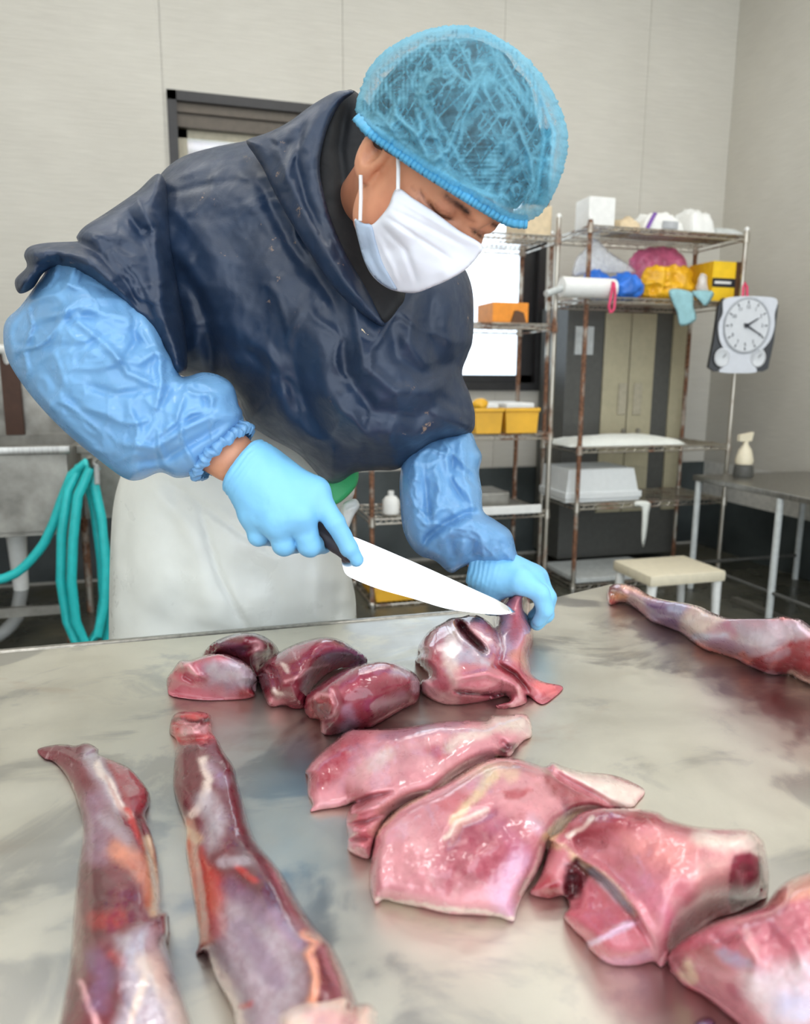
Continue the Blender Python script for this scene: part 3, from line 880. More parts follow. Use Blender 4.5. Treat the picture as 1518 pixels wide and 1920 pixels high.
# --- low stainless side bench along the right wall
bx0, bx1, by0, by1 = 2.75, 3.55, 1.75, 3.60
bz = .665
B = empty('steel_bench', ((bx0 + bx1) / 2, (by0 + by1) / 2, 0), 'low stainless steel bench along the right wall', 'bench')
MB().box(bx0, bx1, by0, by1, bz - .03, bz, .005).build('bench_top', 'steel', B)
for x in (bx0 + .02, bx1 - .03):
    for y in (by0 + .04, 2.95, by1 - .03):
        MB().tube([(x, y, 0), (x, y, bz - .02)], .017, 12).build('leg', 'grey_pale', B, True)
m = MB(); m.tube([(bx0 + .02, by0 + .04, .15), (bx0 + .02, by1 - .03, .15)], .01); m.tube([(bx0 + .02, by1 - .03, .15), (bx1 - .03, by1 - .03, .15)], .01); m.build('stretcher', 'cabinet_dark', B, True)
q = onz(1392, 893, bz)
R_ = empty('spray_bottle', (q[0], q[1], bz), 'cream spray bottle with a dark base on the steel bench', 'bottle')
MB().lathe([(.05, 0), (.055, .01), (.05, .06), (.03, .075)], (q[0], q[1], bz), seg=18).build('base', 'cabinet_dark', R_, True)
MB().lathe([(.045, .07), (.05, .09), (.035, .15), (.015, .18), (.014, .2)], (q[0], q[1], bz), seg=18).build('body', 'cream_plastic', R_, True)
m = MB(); m.prism([(q[0] - .05, bz + .2), (q[0] + .03, bz + .2), (q[0] + .04, bz + .25), (q[0] - .05, bz + .235)], q[1] - .012, q[1] + .012); m.build('trigger', 'cream_plastic', R_)
# floor drain channel
dr = MB(); dr.box(2.83, 2.87, 1.2, 3.3, 0, .02)
tag(dr.build('drain_edge', 'steel_dull'), 'thin metal drain edge on the dark floor', 'drain')

# --- stainless sink at the left with the coiled hose
SY = 3.35
sx1 = onY(133, 840, SY)[0]; srz = onY(65, 838, SY)[2]; sbz = onY(65, 1000, SY)[2]
SK = empty('sink', (-1.1, 3.7, 0), 'stainless steel sink cabinet against the back wall', 'sink')
m = MB(); m.box(-1.9, sx1, SY - .03, SY + .02, srz - .03, srz + .005, .008); m.build('front_rim', 'steel', SK, True)
m = MB(); m.box(-1.9, sx1 - .03, SY, SY + .02, sbz, srz - .02); m.box(sx1 - .04, sx1 - .02, SY, 4.05, sbz, srz - .02); m.box(-1.9, sx1 - .03, SY, 4.05, sbz - .01, sbz + .01)
m.box(-1.9, sx1 - .02, 4.03, 4.05, sbz, srz); m.build('basin', 'steel_dull', SK)
m = MB(); m.box(-1.9, sx1 + .5, 4.05, 4.09, srz - .02, srz + .35, .004); m.build('backsplash', 'steel_dull', SK)
m = MB(); m.box(sx1 - .02, sx1 + .5, 3.62, 4.06, srz - .06, srz - .02, .004); m.box(sx1 - .0, sx1 + .5, 3.62, 3.64, srz - .36, srz - .06); m.build('drainboard', 'steel_dull', SK)
for x, y in ((sx1 - .06, SY + .03), (-1.85, SY + .03), (sx1 - .06, 4.0), (sx1 + .45, 4.0), (sx1 + .45, 3.66)):
    MB().tube([(x, y, 0), (x, y, srz - .05)], .018, 10).build('leg', 'rack_rust', SK, True)
m = MB(); rz = onY(65, 1145, SY + .03)[2]; m.box(-1.9, sx1 - .04, SY + .02, SY + .05, rz - .02, rz + .02); m.build('stretcher', 'steel_dull', SK)
q = onY(40, 1105, 3.6)
m = MB(); m.tube([(q[0], 3.6, sbz), (q[0], 3.6, q[2])], [.045, .032], 14); m.build('drain_pipe', 'white_plastic', SK, True)
pp = smooth_poly([(q[0], 3.6, q[2]), (q[0] - .02, 3.55, q[2] - .12), (q[0] - .15, 3.5, q[2] - .2), (q[0] - .5, 3.5, .03)], .03, False)
MB().tube(pp.tolist(), .03, 12).build('drain_hose', 'hose_grey', SK, True)
q = onY(8, 655, 4.0)
m = MB(); m.tube([(q[0], 4.07, srz + .3), (q[0], 4.0, q[2]), (q[0] - .2, 3.9, q[2] + .02)], .022, 12); m.build('tap', 'white_plastic', SK, True)
MB().box(q[0] - .03, q[0] + .05, 4.02, 4.06, srz, q[2] - .02).build('tap_post', 'rust_dark', SK)
# hose
HS = empty('hose', (-.4, 3.2, 0), 'teal garden hose coiled over a hook beside the sink', 'hose')
def hp(*a): return [tuple(onY(x, y, Y)) for x, y, Y in a]
runs = [
    hp((-30, 1092, 3.25), (30, 1075, 3.25), (85, 1015, 3.24), (115, 940, 3.23), (135, 890, 3.22), (160, 868, 3.2), (182, 885, 3.19)),
    hp((150, 874, 3.22), (128, 920, 3.2), (116, 1000, 3.19), (114, 1090, 3.19), (126, 1165, 3.18), (146, 1212, 3.17)),
    hp((170, 878, 3.17), (146, 930, 3.16), (137, 1010, 3.15), (134, 1090, 3.15), (142, 1165, 3.15), (162, 1210, 3.15), (183, 1192, 3.16), (196, 1130, 3.17), (198, 1060, 3.18), (190, 970, 3.19), (174, 895, 3.2)),
    hp((165, 880, 3.24), (186, 960, 3.23), (200, 1050, 3.22), (206, 1120, 3.22), (204, 1180, 3.22), (196, 1215, 3.22)),
    hp((160, 880, 3.27), (178, 960, 3.26), (190, 1050, 3.25), (194, 1120, 3.25), (186, 1180, 3.25), (168, 1208, 3.24)),
]
for rr_ in runs:
    MB().tube(smooth_poly(rr_, .03, False).tolist(), .0195, 12).build('hose_coil', 'hose_teal', HS, True)
q = onY(168, 868, 3.2)
m = MB(); m.tube([(q[0] - .02, 3.34, q[2]), (q[0], 3.2, q[2]), (q[0] + .03, 3.16, q[2] - .01), (q[0] + .03, 3.14, q[2] - .08)], .011, 10); m.build('nozzle', 'hose_grey', HS, True)
m = MB(); m.tube([(q[0] + .02, 3.62, q[2] + .01), (q[0] + .01, 3.15, q[2] - .005), (q[0] + .01, 3.13, q[2] + .03)], .009, 10); m.build('hook', 'steel', SK, True)


# ------------------------------------------------------------------ the cuts of meat on the table
m = NT('meat'); m.set(rough=.3, sub=.05, coat=.9, coatr=.08, spec=.5)
m.b.inputs['Subsurface Radius'].default_value = (.012, .004, .003)
at_ = m.n('Attribute'); at_.attribute_name = 'Col'
n1 = m.noise(70, detail=6, rough=.6); n2 = m.noise(420, (1, .35, 1), 3); n3 = m.noise(24, detail=4, dist=.6)
n4 = m.noise(75, (1, .22, 1), 5, .65, .8); n5 = m.noise(9, detail=2)
k_ = m.n('Math', operation='MULTIPLY'); m.l(m.rng(n4, .60, .68, 0, 1), k_.inputs[0]); m.l(m.rng(n5, .42, .6, 0, .28), k_.inputs[1])
c = m.mix(m.rng(n1, .5, .75, 0, .07), at_.outputs['Color'], srgb(236, 196, 200))
c = m.mix(k_.outputs[0], c, srgb(232, 206, 206))
c = m.mix(m.rng(n3, .5, .7, 0, .16), c, m.mix(1.0, c, (.62, .42, .48), 'MULTIPLY'))
m.to('Base Color', c)
m.to('Roughness', m.rng(n1, .3, .7, .2, .42))
m.bump(n2, .10, .0008); m.bump(n1, .16, .0018); m.bump(n3, .12, .003)

DK, MD, RD, PK, PP = srgb(84, 20, 32), srgb(116, 32, 48), srgb(148, 44, 54), srgb(204, 124, 134), srgb(222, 160, 164)
LV, SV, FT, CR, BL, OR = srgb(158, 126, 146), srgb(190, 178, 188), srgb(232, 208, 196), srgb(228, 196, 160), srgb(190, 34, 26), srgb(210, 128, 100)
MV = srgb(120, 84, 120)

def Z(x0, y0, s): return lambda pts: [(x0 + a / s, y0 + b / s) for a, b in pts]
ZL = Z(40, 1310, 2.1083); ZM = Z(280, 1120, 1.8975); ZF = Z(540, 1310, 2.1686); ZC = Z(960, 1460, 2.7204); ZR = Z(1100, 1060, 3.6316)

def painter(base, strokes, zf, seed=0, warp=9, mott=.17):
    """colour of the tissue: base with soft strokes (points, width, colour, strength) and patches ('p', points, soft, colour, strength)"""
    def fn(x, y, P):
        q = np.stack([x / 55, y / 55, np.full(len(x), seed * 1.7)], 1)
        wx = x + warp * fbm(q, 3, seed) + 3.5 * fbm(q * 5, 2, seed + 2); wy = y + warp * fbm(q, 3, seed + 9) + 3.5 * fbm(q * 5, 2, seed + 6)
        c = np.tile(np.array(base), (len(x), 1))
        for s in strokes:
            if s[0] == 'p':
                pts = zf(s[1]); d, _ = poly_dist(wx, wy, pts, True); ins = inside(wx, wy, pts)
                a = sstep(-s[2], s[2], np.where(ins, d, -d)) * s[4] * 1.1; col = s[3]
            else:
                pts = zf(s[0]); d, _ = poly_dist(wx, wy, pts); a = np.exp(-(d / s[1]) ** 3) * s[3] * 1.15; col = s[2]
            a = np.clip(a * (1 + mott * 2.2 * fbm(q * 5, 3, seed + 3) + mott * 1.2 * fbm(q * 14, 2, seed + 4)), 0, 1)[:, None]
            c = c * (1 - a) + np.array(col) * a
        c = c * (1 + mott * fbm(q * 3, 3, seed + 1))[:, None]
        return np.clip(c, 0, 1)
    return fn
def cut(name, outline, zf, heights, edge, strokes, base, label=None, parent=None, step=4, folds=(), seed=0, lift=.5, bumpy=.0025, rim=.0, zb=None, rough=0, warp=9, thin=None, steep=True):
    zb = TZ if zb is None else zb
    ol = smooth_poly(zf(outline), step, True, rough, seed)
    v, f = fill(ol, step)
    x, y = v[:, 0], v[:, 1]
    de, par = poly_dist(x, y, ol, True)
    nx = np.roll(ol[:, 1], -1) - np.roll(ol[:, 1], 1); ny = -(np.roll(ol[:, 0], -1) - np.roll(ol[:, 0], 1))
    area = np.sum(ol[:, 0] * np.roll(ol[:, 1], -1) - np.roll(ol[:, 0], -1) * ol[:, 1])
    if area < 0: nx, ny = -nx, -ny
    ln = np.hypot(nx, ny) + 1e-9
    away = np.clip(-ny / ln, 0, 1)
    for _ in range(6): away = (np.roll(away, 1) + away * 2 + np.roll(away, -1)) / 4
    aw = away[np.clip((par * len(ol)).astype(int), 0, len(ol) - 1)]
    u = np.clip(de / edge, 0, 1); s = np.sqrt(np.clip(1 - (1 - u) ** 2, 0, 1))
    Hc = np.clip(tps([(*zf([(a, b)])[0], h) for a, b, h in heights])(x, y), .004, .3)
    h = Hc * (s + (1 - s) * aw * lift) + rim
    fz = [(zf(q[0]), *q[1:]) for q in folds]
    h = h + folds_at(x, y, fz) * np.clip(de / 6., 0, 1)
    q = np.stack([x / 40, y / 40, np.full(len(x), seed * 3.3)], 1)
    h = h + bumpy * fbm(q, 4, seed) * np.clip(de / 8, 0, 1)
    h = np.maximum(h, .002)
    d = rays(x, y)
    # the side towards the viewer rises no faster than a steep face would: no leaning over the footprint
    dv = np.zeros(len(x)); p2 = np.roll(ol, -1, 0)
    for ox in (-14, -7, 0, 7, 14):
        xx = x + ox; best = np.full(len(x), 1e9)
        for a, b in zip(ol, p2):
            if abs(a[0] - b[0]) < 1e-6: continue
            t = (xx - a[0]) / (b[0] - a[0]); yi = a[1] + t * (b[1] - a[1])
            ok = (t >= 0) & (t <= 1) & (yi >= y - .5)
            best = np.where(ok & (yi - y < best), yi - y, best)
        dv += np.where(best > 1e8, de, best) / 5
    gd = (zb - CAMH) / d[:, 2]
    if steep:
        cap = .002 + 2.1 * dv * gd / (FPX * .9)
        h = np.maximum(h / (1 + (h / cap) ** 3) ** (1 / 3), .002)
    z = zb + h
    V0 = CAM + d * ((z - CAMH) / d[:, 2])[:, None]
    n = len(v)
    e = {}
    for t in f:
        for a, b in ((t[0], t[1]), (t[1], t[2]), (t[2], t[0])): e[(int(a), int(b))] = 1
    nxt = {a: b for a, b in e if (b, a) not in e}            # the rim, in order
    st = next(iter(nxt)); rim_ = [st]
    while nxt[rim_[-1]] != st and len(rim_) <= len(nxt): rim_.append(nxt[rim_[-1]])
    rim_ = np.array(rim_); nb_ = len(rim_)
    G = CAM + d[rim_] * gd[rim_][:, None]
    k = np.clip(1 - 1.8 * aw[rim_], 0, 1)[:, None]
    Vb = V0[rim_] * (1 - k) + G * k; Vb[:, 2] = zb + .0005  # the underside lies flat on the steel
    if thin is not None:                                    # a strip held clear of the table
        mk_ = thin(x[rim_], y[rim_])[:, None]
        Vb = Vb * (1 - mk_) + (V0[rim_] + d[rim_] * .016) * mk_
    V = np.vstack([V0, Vb]); Fs = [tuple(int(i) for i in t) for t in f]
    for i in range(nb_):
        j = (i + 1) % nb_; Fs.append((int(rim_[j]), int(rim_[i]), n + i, n + j))
    cap_ = tessellate_polygon([[Vector(proj(q)[i][0] for i in (0, 1)).to_3d() for q in Vb]])
    V[n:, 2] = np.maximum(V[n:, 2], zb + .0005)
    Fs += [tuple(n + i for i in t) for t in cap_]
    col = painter(base, strokes, zf, seed, warp)(x, y, V0)
    o = from_arrays(name, V, Fs, 'meat', parent, True, np.vstack([col, col[rim_]]))
    bm = bmesh.new(); bm.from_mesh(o.data); bmesh.ops.recalc_face_normals(bm, faces=bm.faces); bm.to_mesh(o.data); bm.free()
    if label: tag(o, label, 'meat')
    CUTS[seed] = o
    return o
CUTS = {}

# --- two long legs at the left
cut('meat_joint', [(65, 200), (150, 180), (215, 185), (260, 175), (305, 200), (300, 215), (340, 235), (420, 270), (470, 320), (505, 370), (505, 420), (490, 460), (510, 520), (535, 600), (545, 680), (550, 760), (550, 830), (580, 850), (585, 920), (575, 970), (600, 1060), (640, 1180), (680, 1320), (660, 1500), (560, 1600), (300, 1600), (170, 1520), (140, 1360), (160, 1220), (190, 1050), (200, 930), (210, 800), (225, 660), (240, 560), (240, 480), (215, 390), (180, 310), (130, 250), (90, 235)], ZL,
    [(100, 215, .006), (250, 250, .025), (400, 330, .022), (350, 450, .032), (390, 600, .042), (390, 800, .052), (390, 1050, .062), (400, 1300, .062), (400, 1550, .05)], 62,
    [([(270, 230), (330, 320), (390, 430)], 16, SV, .55), ([(300, 270), (345, 340), (385, 410), (420, 470)], 7, FT, .9),
     ('p', [(330, 235), (470, 320), (505, 400), (470, 470), (420, 440), (380, 350)], 6, RD, .75),
     ([(300, 400), (300, 520), (290, 620)], 24, LV, .55), ([(330, 470), (400, 560)], 14, SV, .4),
     ([(410, 440), (440, 520), (480, 590)], 6, BL, .8), ([(370, 600), (450, 640), (500, 720), (520, 800)], 20, OR, .75), ([(490, 560), (530, 720), (520, 850)], 9, CR, .7),
     ([(300, 720), (320, 820), (300, 900)], 26, DK, .8), ([(280, 880), (380, 870)], 18, BL, .35), ([(370, 1010), (400, 1040)], 14, BL, .4),
     ('p', [(380, 940), (540, 900), (600, 1080), (660, 1250), (700, 1450), (400, 1450), (360, 1300), (420, 1180)], 18, SV, .8),
     ([(490, 1050), (520, 1060), (600, 1200), (640, 1330)], 22, FT, .8), ([(430, 1290), (480, 1150), (500, 1050)], 8, FT, .8),
     ([(230, 1120), (270, 1230), (300, 1320)], 6, PP, .85), ([(290, 1030), (340, 1100), (300, 1200)], 24, MV, .6), ([(180, 1050), (170, 1250)], 10, MD, .6)],
    srgb(108, 28, 42), 'long trimmed leg of dark meat ending in a flat torn flap', step=3.2, seed=1, lift=.7,
    folds=[([(320, 250), (390, 400), (430, 480)], 8, -.004), ([(470, 480), (520, 640), (545, 780)], 7, -.006), ([(560, 850), (570, 960)], 6, .008), ([(420, 930), (380, 1150), (440, 1300)], 14, .004)])
lg = cut('meat_joint', [(595, 75), (620, 55), (680, 48), (740, 60), (752, 85), (755, 130), (780, 170), (800, 210), (840, 270), (855, 330), (880, 420), (905, 510), (940, 580), (1000, 650), (1050, 720), (1100, 810), (1160, 900), (1230, 980), (1280, 1080), (1320, 1180), (1370, 1320), (1360, 1500), (1200, 1600), (1000, 1580), (900, 1440), (850, 1300), (830, 1220), (770, 1110), (740, 1030), (720, 1000), (690, 1010), (700, 960), (690, 860), (670, 720), (650, 600), (650, 510), (620, 420), (600, 340), (605, 240), (615, 170), (590, 140), (585, 120)], ZL,
    [(670, 80, .03), (690, 200, .035), (740, 350, .04), (780, 550, .048), (860, 750, .058), (960, 1000, .066), (1080, 1300, .066), (1100, 1550, .05)], 66,
    [('p', [(585, 40), (760, 40), (770, 160), (600, 170)], 6, srgb(188, 70, 70), .8), ([(600, 95), (740, 95)], 5, DK, .8), ([(650, 135), (720, 125)], 9, PP, .8), ([(620, 105), (700, 110)], 4, PP, .7),
     ([(720, 235), (740, 310), (720, 400), (680, 450)], 9, FT, .9), ([(745, 260), (800, 330)], 12, LV, .6), ([(730, 400), (770, 480), (740, 560)], 22, SV, .65),
     ([(660, 500), (690, 650), (710, 800), (740, 950)], 16, OR, .8), ([(655, 520), (700, 560)], 10, CR, .6), ([(740, 700), (760, 780), (770, 900)], 22, BL, .85), ([(715, 600), (725, 660)], 8, BL, .7),
     ([(880, 580), (900, 680), (980, 800)], 26, DK, .6), ([(860, 660), (920, 720)], 7, BL, .6), ([(800, 640), (900, 640)], 10, SV, .5),
     ('p', [(800, 780), (940, 820), (1080, 900), (1120, 1050), (1120, 1200), (1050, 1330), (900, 1350), (820, 1180), (760, 1040), (780, 900)], 30, SV, .62),
     ([(760, 1040), (830, 1180), (890, 1330)], 11, FT, .75), ([(820, 740), (900, 800), (960, 860)], 20, MV, .45), ([(1000, 850), (1090, 970)], 14, LV, .6), ([(870, 900), (930, 1000), (1000, 1100)], 24, MV, .4),
     ([(1110, 930), (1170, 960), (1130, 1010), (1160, 1090), (1145, 1190)], 9, srgb(236, 160, 130), .95), ([(880, 1220), (910, 1210)], 7, BL, .6), ([(1200, 1000), (1260, 1120), (1310, 1220)], 20, MD, .8)],
    srgb(108, 28, 42), 'long trimmed leg of dark meat with a knotted red stump and white fat end', step=3.2, seed=2, lift=.7,
    folds=[([(590, 165), (680, 160), (770, 165)], 7, -.008), ([(590, 98), (745, 95)], 4, -.006), ([(620, 75), (640, 60), (700, 60)], 6, .005), ([(640, 135), (720, 125)], 8, .006), ([(660, 500), (690, 700), (720, 950)], 9, -.005), ([(1110, 935), (1170, 960), (1130, 1010), (1160, 1090), (1145, 1190)], 6, .006)])
cut('fat_cap', [(1000, 1270), (1050, 1220), (1130, 1190), (1220, 1165), (1290, 1180), (1310, 1205), (1370, 1205), (1400, 1230), (1410, 1280), (1420, 1400), (1330, 1480), (1150, 1480), (1010, 1400)], ZL,
    [(1200, 1250, .085), (1200, 1400, .09)], 30, [([(1020, 1260), (1200, 1210)], 14, FT, .8), ([(1150, 1260), (1300, 1280)], 16, PP, .6)], srgb(232, 200, 182), parent=lg, step=4, seed=5, lift=.8, steep=False, folds=[([(1300, 1200), (1290, 1300)], 10, -.008)])

# --- three rounded muscles in a row
g_ = 'rounded trimmed muscles in a row'
M1 = empty('meat_cut', tuple(onz(395, 1270, TZ)), 'pale skinned meat cut folded over a darker lobe behind', 'meat', g_)
cut('lobe', [(190, 215), (215, 170), (270, 140), (340, 125), (400, 135), (445, 165), (460, 195), (440, 225), (400, 245), (385, 290), (330, 260), (260, 225)], ZM, [(250, 200, .05), (340, 170, .068), (420, 200, .055)], 34,
    [([(380, 180), (390, 230)], 12, PP, .6), ([(345, 130), (400, 150)], 8, DK, .7), ([(250, 160), (320, 190)], 9, MV, .4), ([(370, 210), (430, 200)], 5, FT, .6)], MD, parent=M1, step=3.0, seed=11, lift=.75, folds=[([(230, 180), (330, 165), (350, 130)], 8, .004), ([(330, 200), (390, 170)], 6, -.004)])
cut('lobe', [(65, 330), (62, 290), (85, 255), (110, 225), (150, 222), (200, 205), (260, 200), (330, 225), (370, 260), (388, 295), (370, 320), (375, 350), (330, 362), (200, 366), (100, 356), (70, 345)], ZM, [(120, 270, .045), (220, 260, .058), (330, 300, .045)], 36,
    [('p', [(180, 240), (300, 225), (385, 290), (345, 335), (250, 350), (190, 320)], 16, LV, .8), ([(230, 260), (320, 270), (370, 300)], 18, SV, .7), ([(100, 250), (150, 290), (190, 290)], 12, RD, .5), ([(130, 330), (240, 340)], 16, PK, .6), ([(330, 350), (370, 340)], 9, RD, .8), ([(110, 240), (140, 235), (160, 270)], 5, PP, .7)], srgb(184, 92, 104), parent=M1, step=3.0, seed=12, lift=.8,
    folds=[([(100, 250), (140, 240), (165, 275), (200, 290)], 6, .006), ([(120, 275), (160, 300)], 6, -.006)])
M2 = cut('meat_cut', [(380, 275), (400, 240), (440, 205), (520, 165), (600, 143), (660, 145), (720, 175), (775, 222), (700, 245), (640, 270), (595, 310), (565, 350), (550, 392), (510, 396), (480, 385), (430, 388), (410, 360), (390, 310)], ZM, [(430, 280, .055), (580, 210, .08), (700, 210, .07), (480, 340, .05)], 46,
    [([(520, 190), (600, 165), (690, 170)], 14, srgb(168, 66, 84), .6), ([(640, 215), (720, 200), (760, 215)], 16, MV, .55), ([(480, 300), (560, 260), (640, 240)], 3, PP, .5), ([(470, 240), (490, 260)], 4, FT, .5), ([(440, 330), (455, 340)], 5, FT, .7), ([(430, 370), (460, 375)], 8, PK, .8), ([(410, 250), (420, 320)], 8, DK, .8)], srgb(122, 36, 52), 'plump dark muscle between the pale folded cut and the cut with a round end face', step=3.0, seed=13, lift=.8,
    folds=[([(410, 245), (440, 270), (455, 330), (440, 385)], 7, -.008), ([(560, 150), (640, 165), (720, 215)], 12, .003), ([(600, 225), (540, 270), (500, 310)], 5, .002)])
tag(M2, None, None, g_)
M3 = cut('meat_cut', [(548, 380), (560, 345), (620, 300), (700, 255), (790, 230), (860, 230), (920, 255), (960, 290), (965, 340), (950, 375), (900, 400), (850, 430), (780, 465), (700, 478), (650, 490), (612, 482), (605, 440), (570, 430), (550, 405)], ZM, [(600, 390, .058), (740, 310, .085), (900, 310, .07), (700, 420, .06)], 48,
    [([(670, 330), (760, 270), (860, 250)], 18, srgb(170, 70, 88), .6), ([(700, 400), (720, 440), (690, 470)], 12, LV, .7), ([(870, 260), (940, 280), (955, 330)], 10, SV, .55), ([(780, 380), (900, 360)], 12, srgb(140, 50, 92), .6), ([(650, 330), (660, 400)], 4, PP, .6), ('p', [(565, 360), (600, 335), (645, 335), (660, 370), (650, 410), (610, 435), (570, 425)], 4, srgb(146, 42, 52), .9), ([(575, 360), (610, 340), (650, 345), (662, 385), (640, 420)], 4, PP, .55), ([(600, 380), (630, 400)], 10, DK, .5), ([(615, 450), (620, 480)], 5, PP, .7), ([(640, 440), (660, 480)], 8, DK, .6)], srgb(126, 36, 54), 'plump dark muscle with a round cut end face', step=3.0, seed=14, lift=.8,
    folds=[([(655, 330), (672, 380), (650, 425), (610, 440)], 6, -.008), ([(590, 360), (620, 370), (610, 400)], 8, -.005), ([(900, 255), (930, 320), (910, 390)], 10, .003)])
tag(M3, None, None, g_)

# --- the piece being cut, one strip pulled up by the hand
cut('meat_cut', [(945, 225), (962, 200), (955, 180), (970, 150), (1000, 115), (1045, 90), (1070, 75), (1110, 70), (1150, 60), (1190, 75), (1215, 95), (1228, 105), (1225, 60), (1245, 20), (1285, -20), (1330, -25), (1352, 0), (1352, 60), (1365, 140), (1352, 200), (1360, 270), (1400, 300), (1470, 318), (1440, 355), (1395, 380), (1345, 350), (1340, 375), (1290, 392), (1230, 386), (1280, 370), (1270, 352), (1200, 368), (1100, 382), (1030, 375), (970, 340), (965, 300), (990, 280), (960, 245)], ZM,
    [(1000, 200, .065), (1060, 110, .065), (1150, 90, .066), (1250, 80, .062), (1300, -10, .094), (1330, 60, .068), (1290, 200, .06), (1100, 260, .065), (1180, 330, .045), (1000, 340, .03), (1300, 340, .025), (1430, 335, .006), (1350, 260, .04)], 26,
    [('p', [(1060, 100), (1110, 130), (1190, 190), (1240, 240), (1150, 240), (1070, 250), (1050, 180)], 10, SV, .7), ([(1075, 130), (1065, 230), (1090, 290)], 14, FT, .6), ([(1100, 95), (1140, 140), (1190, 185)], 9, DK, 1), ([(1100, 75), (1160, 70)], 8, DK, .8), ([(1150, 110), (1200, 140), (1260, 170)], 12, PP, .65), ([(1270, 30), (1250, 120), (1280, 220)], 14, LV, .5), ([(1320, 0), (1330, 120), (1310, 220)], 10, PK, .8),
     ('p', [(1080, 270), (1200, 240), (1280, 280), (1330, 340), (1200, 340), (1090, 330)], 10, PK, .65), ([(1090, 335), (1180, 345), (1270, 345)], 4, DK, .9), ([(980, 310), (1030, 355), (1080, 375)], 12, PP, .7), ([(970, 140), (1030, 130), (1010, 220)], 14, RD, .5), ([(1230, 235), (1300, 270), (1350, 320)], 6, RD, .9), ([(1390, 310), (1440, 330)], 14, srgb(214, 110, 112), .9), ([(1310, 210), (1350, 230)], 14, OR, .5), ([(955, 215), (965, 240)], 6, RD, .9), ([(1290, 385), (1330, 360), (1320, 310)], 5, PP, .6)], srgb(176, 84, 96), 'marbled meat cut with one strip pulled up by the gloved hand', step=3.2, seed=15, lift=.9, warp=6, thin=lambda x, y: sstep(1182, 1160, y) * sstep(922, 938, x),
    folds=[([(1098, 88), (1140, 140), (1192, 190)], 6, -.022), ([(1075, 90), (1110, 150), (1180, 200)], 8, .006), ([(1085, 335), (1180, 345), (1275, 345)], 4, -.014), ([(1235, 235), (1300, 275), (1345, 330)], 5, -.012), ([(1090, 290), (1200, 270), (1300, 310), (1335, 355)], 8, .006), ([(1230, 110), (1250, 180), (1240, 235)], 6, -.010)])

# --- flat shoulder cuts
cut('meat_cut', [(70, 295), (110, 240), (180, 180), (240, 130), (290, 120), (400, 122), (480, 115), (600, 95), (720, 85), (800, 90), (830, 68), (900, 65), (960, 62), (985, 90), (990, 150), (960, 170), (930, 200), (900, 235), (850, 240), (780, 268), (720, 300), (640, 355), (590, 400), (520, 420), (440, 455), (400, 490), (370, 540), (345, 600), (330, 650), (280, 640), (242, 612), (245, 560), (235, 500), (250, 440), (275, 420), (210, 440), (140, 450), (90, 458), (100, 430), (80, 385), (80, 320)], ZF,
    [(100, 320, .02), (250, 200, .03), (500, 200, .042), (800, 150, .038), (930, 110, .02), (200, 400, .012), (330, 440, .03), (300, 580, .025), (600, 320, .035)], 26,
    [('p', [(560, 190), (650, 165), (640, 230), (610, 250), (560, 215)], 5, srgb(190, 96, 106), .9), ([(300, 290), (450, 210), (600, 150), (760, 110)], 16, PP, .7), ([(380, 330), (480, 240), (560, 260), (650, 300)], 18, PP, .55), ([(650, 190), (680, 160), (800, 130)], 12, FT, .65), ([(220, 220), (250, 200)], 5, FT, .8),
     ('p', [(80, 310), (180, 190), (270, 140), (330, 150), (260, 260), (200, 340), (100, 390)], 14, srgb(160, 60, 72), .75), ([(380, 155), (450, 140), (540, 115), (700, 90)], 9, LV, .5), ([(340, 270), (400, 220)], 14, FT, .45), ([(820, 80), (900, 90), (970, 120)], 20, FT, .9), ([(870, 210), (910, 200)], 10, DK, .8), ([(250, 380), (330, 400), (270, 470)], 14, RD, .5), ([(300, 500), (320, 580)], 14, srgb(206, 110, 120), .8), ([(560, 390), (700, 310), (850, 235)], 4, CR, .6), ([(840, 150), (870, 175)], 9, PK, .6)], srgb(212, 140, 148), 'thin pink slab of meat with a darker oval patch and pale torn corner', step=3.0, seed=21, lift=.55, warp=7,
    folds=[([(275, 425), (330, 402), (420, 382)], 5, -.012), ([(245, 470), (320, 450), (400, 425)], 8, .009), ([(245, 510), (320, 500), (390, 470)], 4, -.011), ([(250, 545), (330, 530)], 7, .008), ([(245, 575), (330, 570)], 4, -.010), ([(250, 610), (325, 605)], 7, .007), ([(860, 170), (900, 210)], 7, -.010), ([(560, 200), (650, 180)], 22, -.004)])
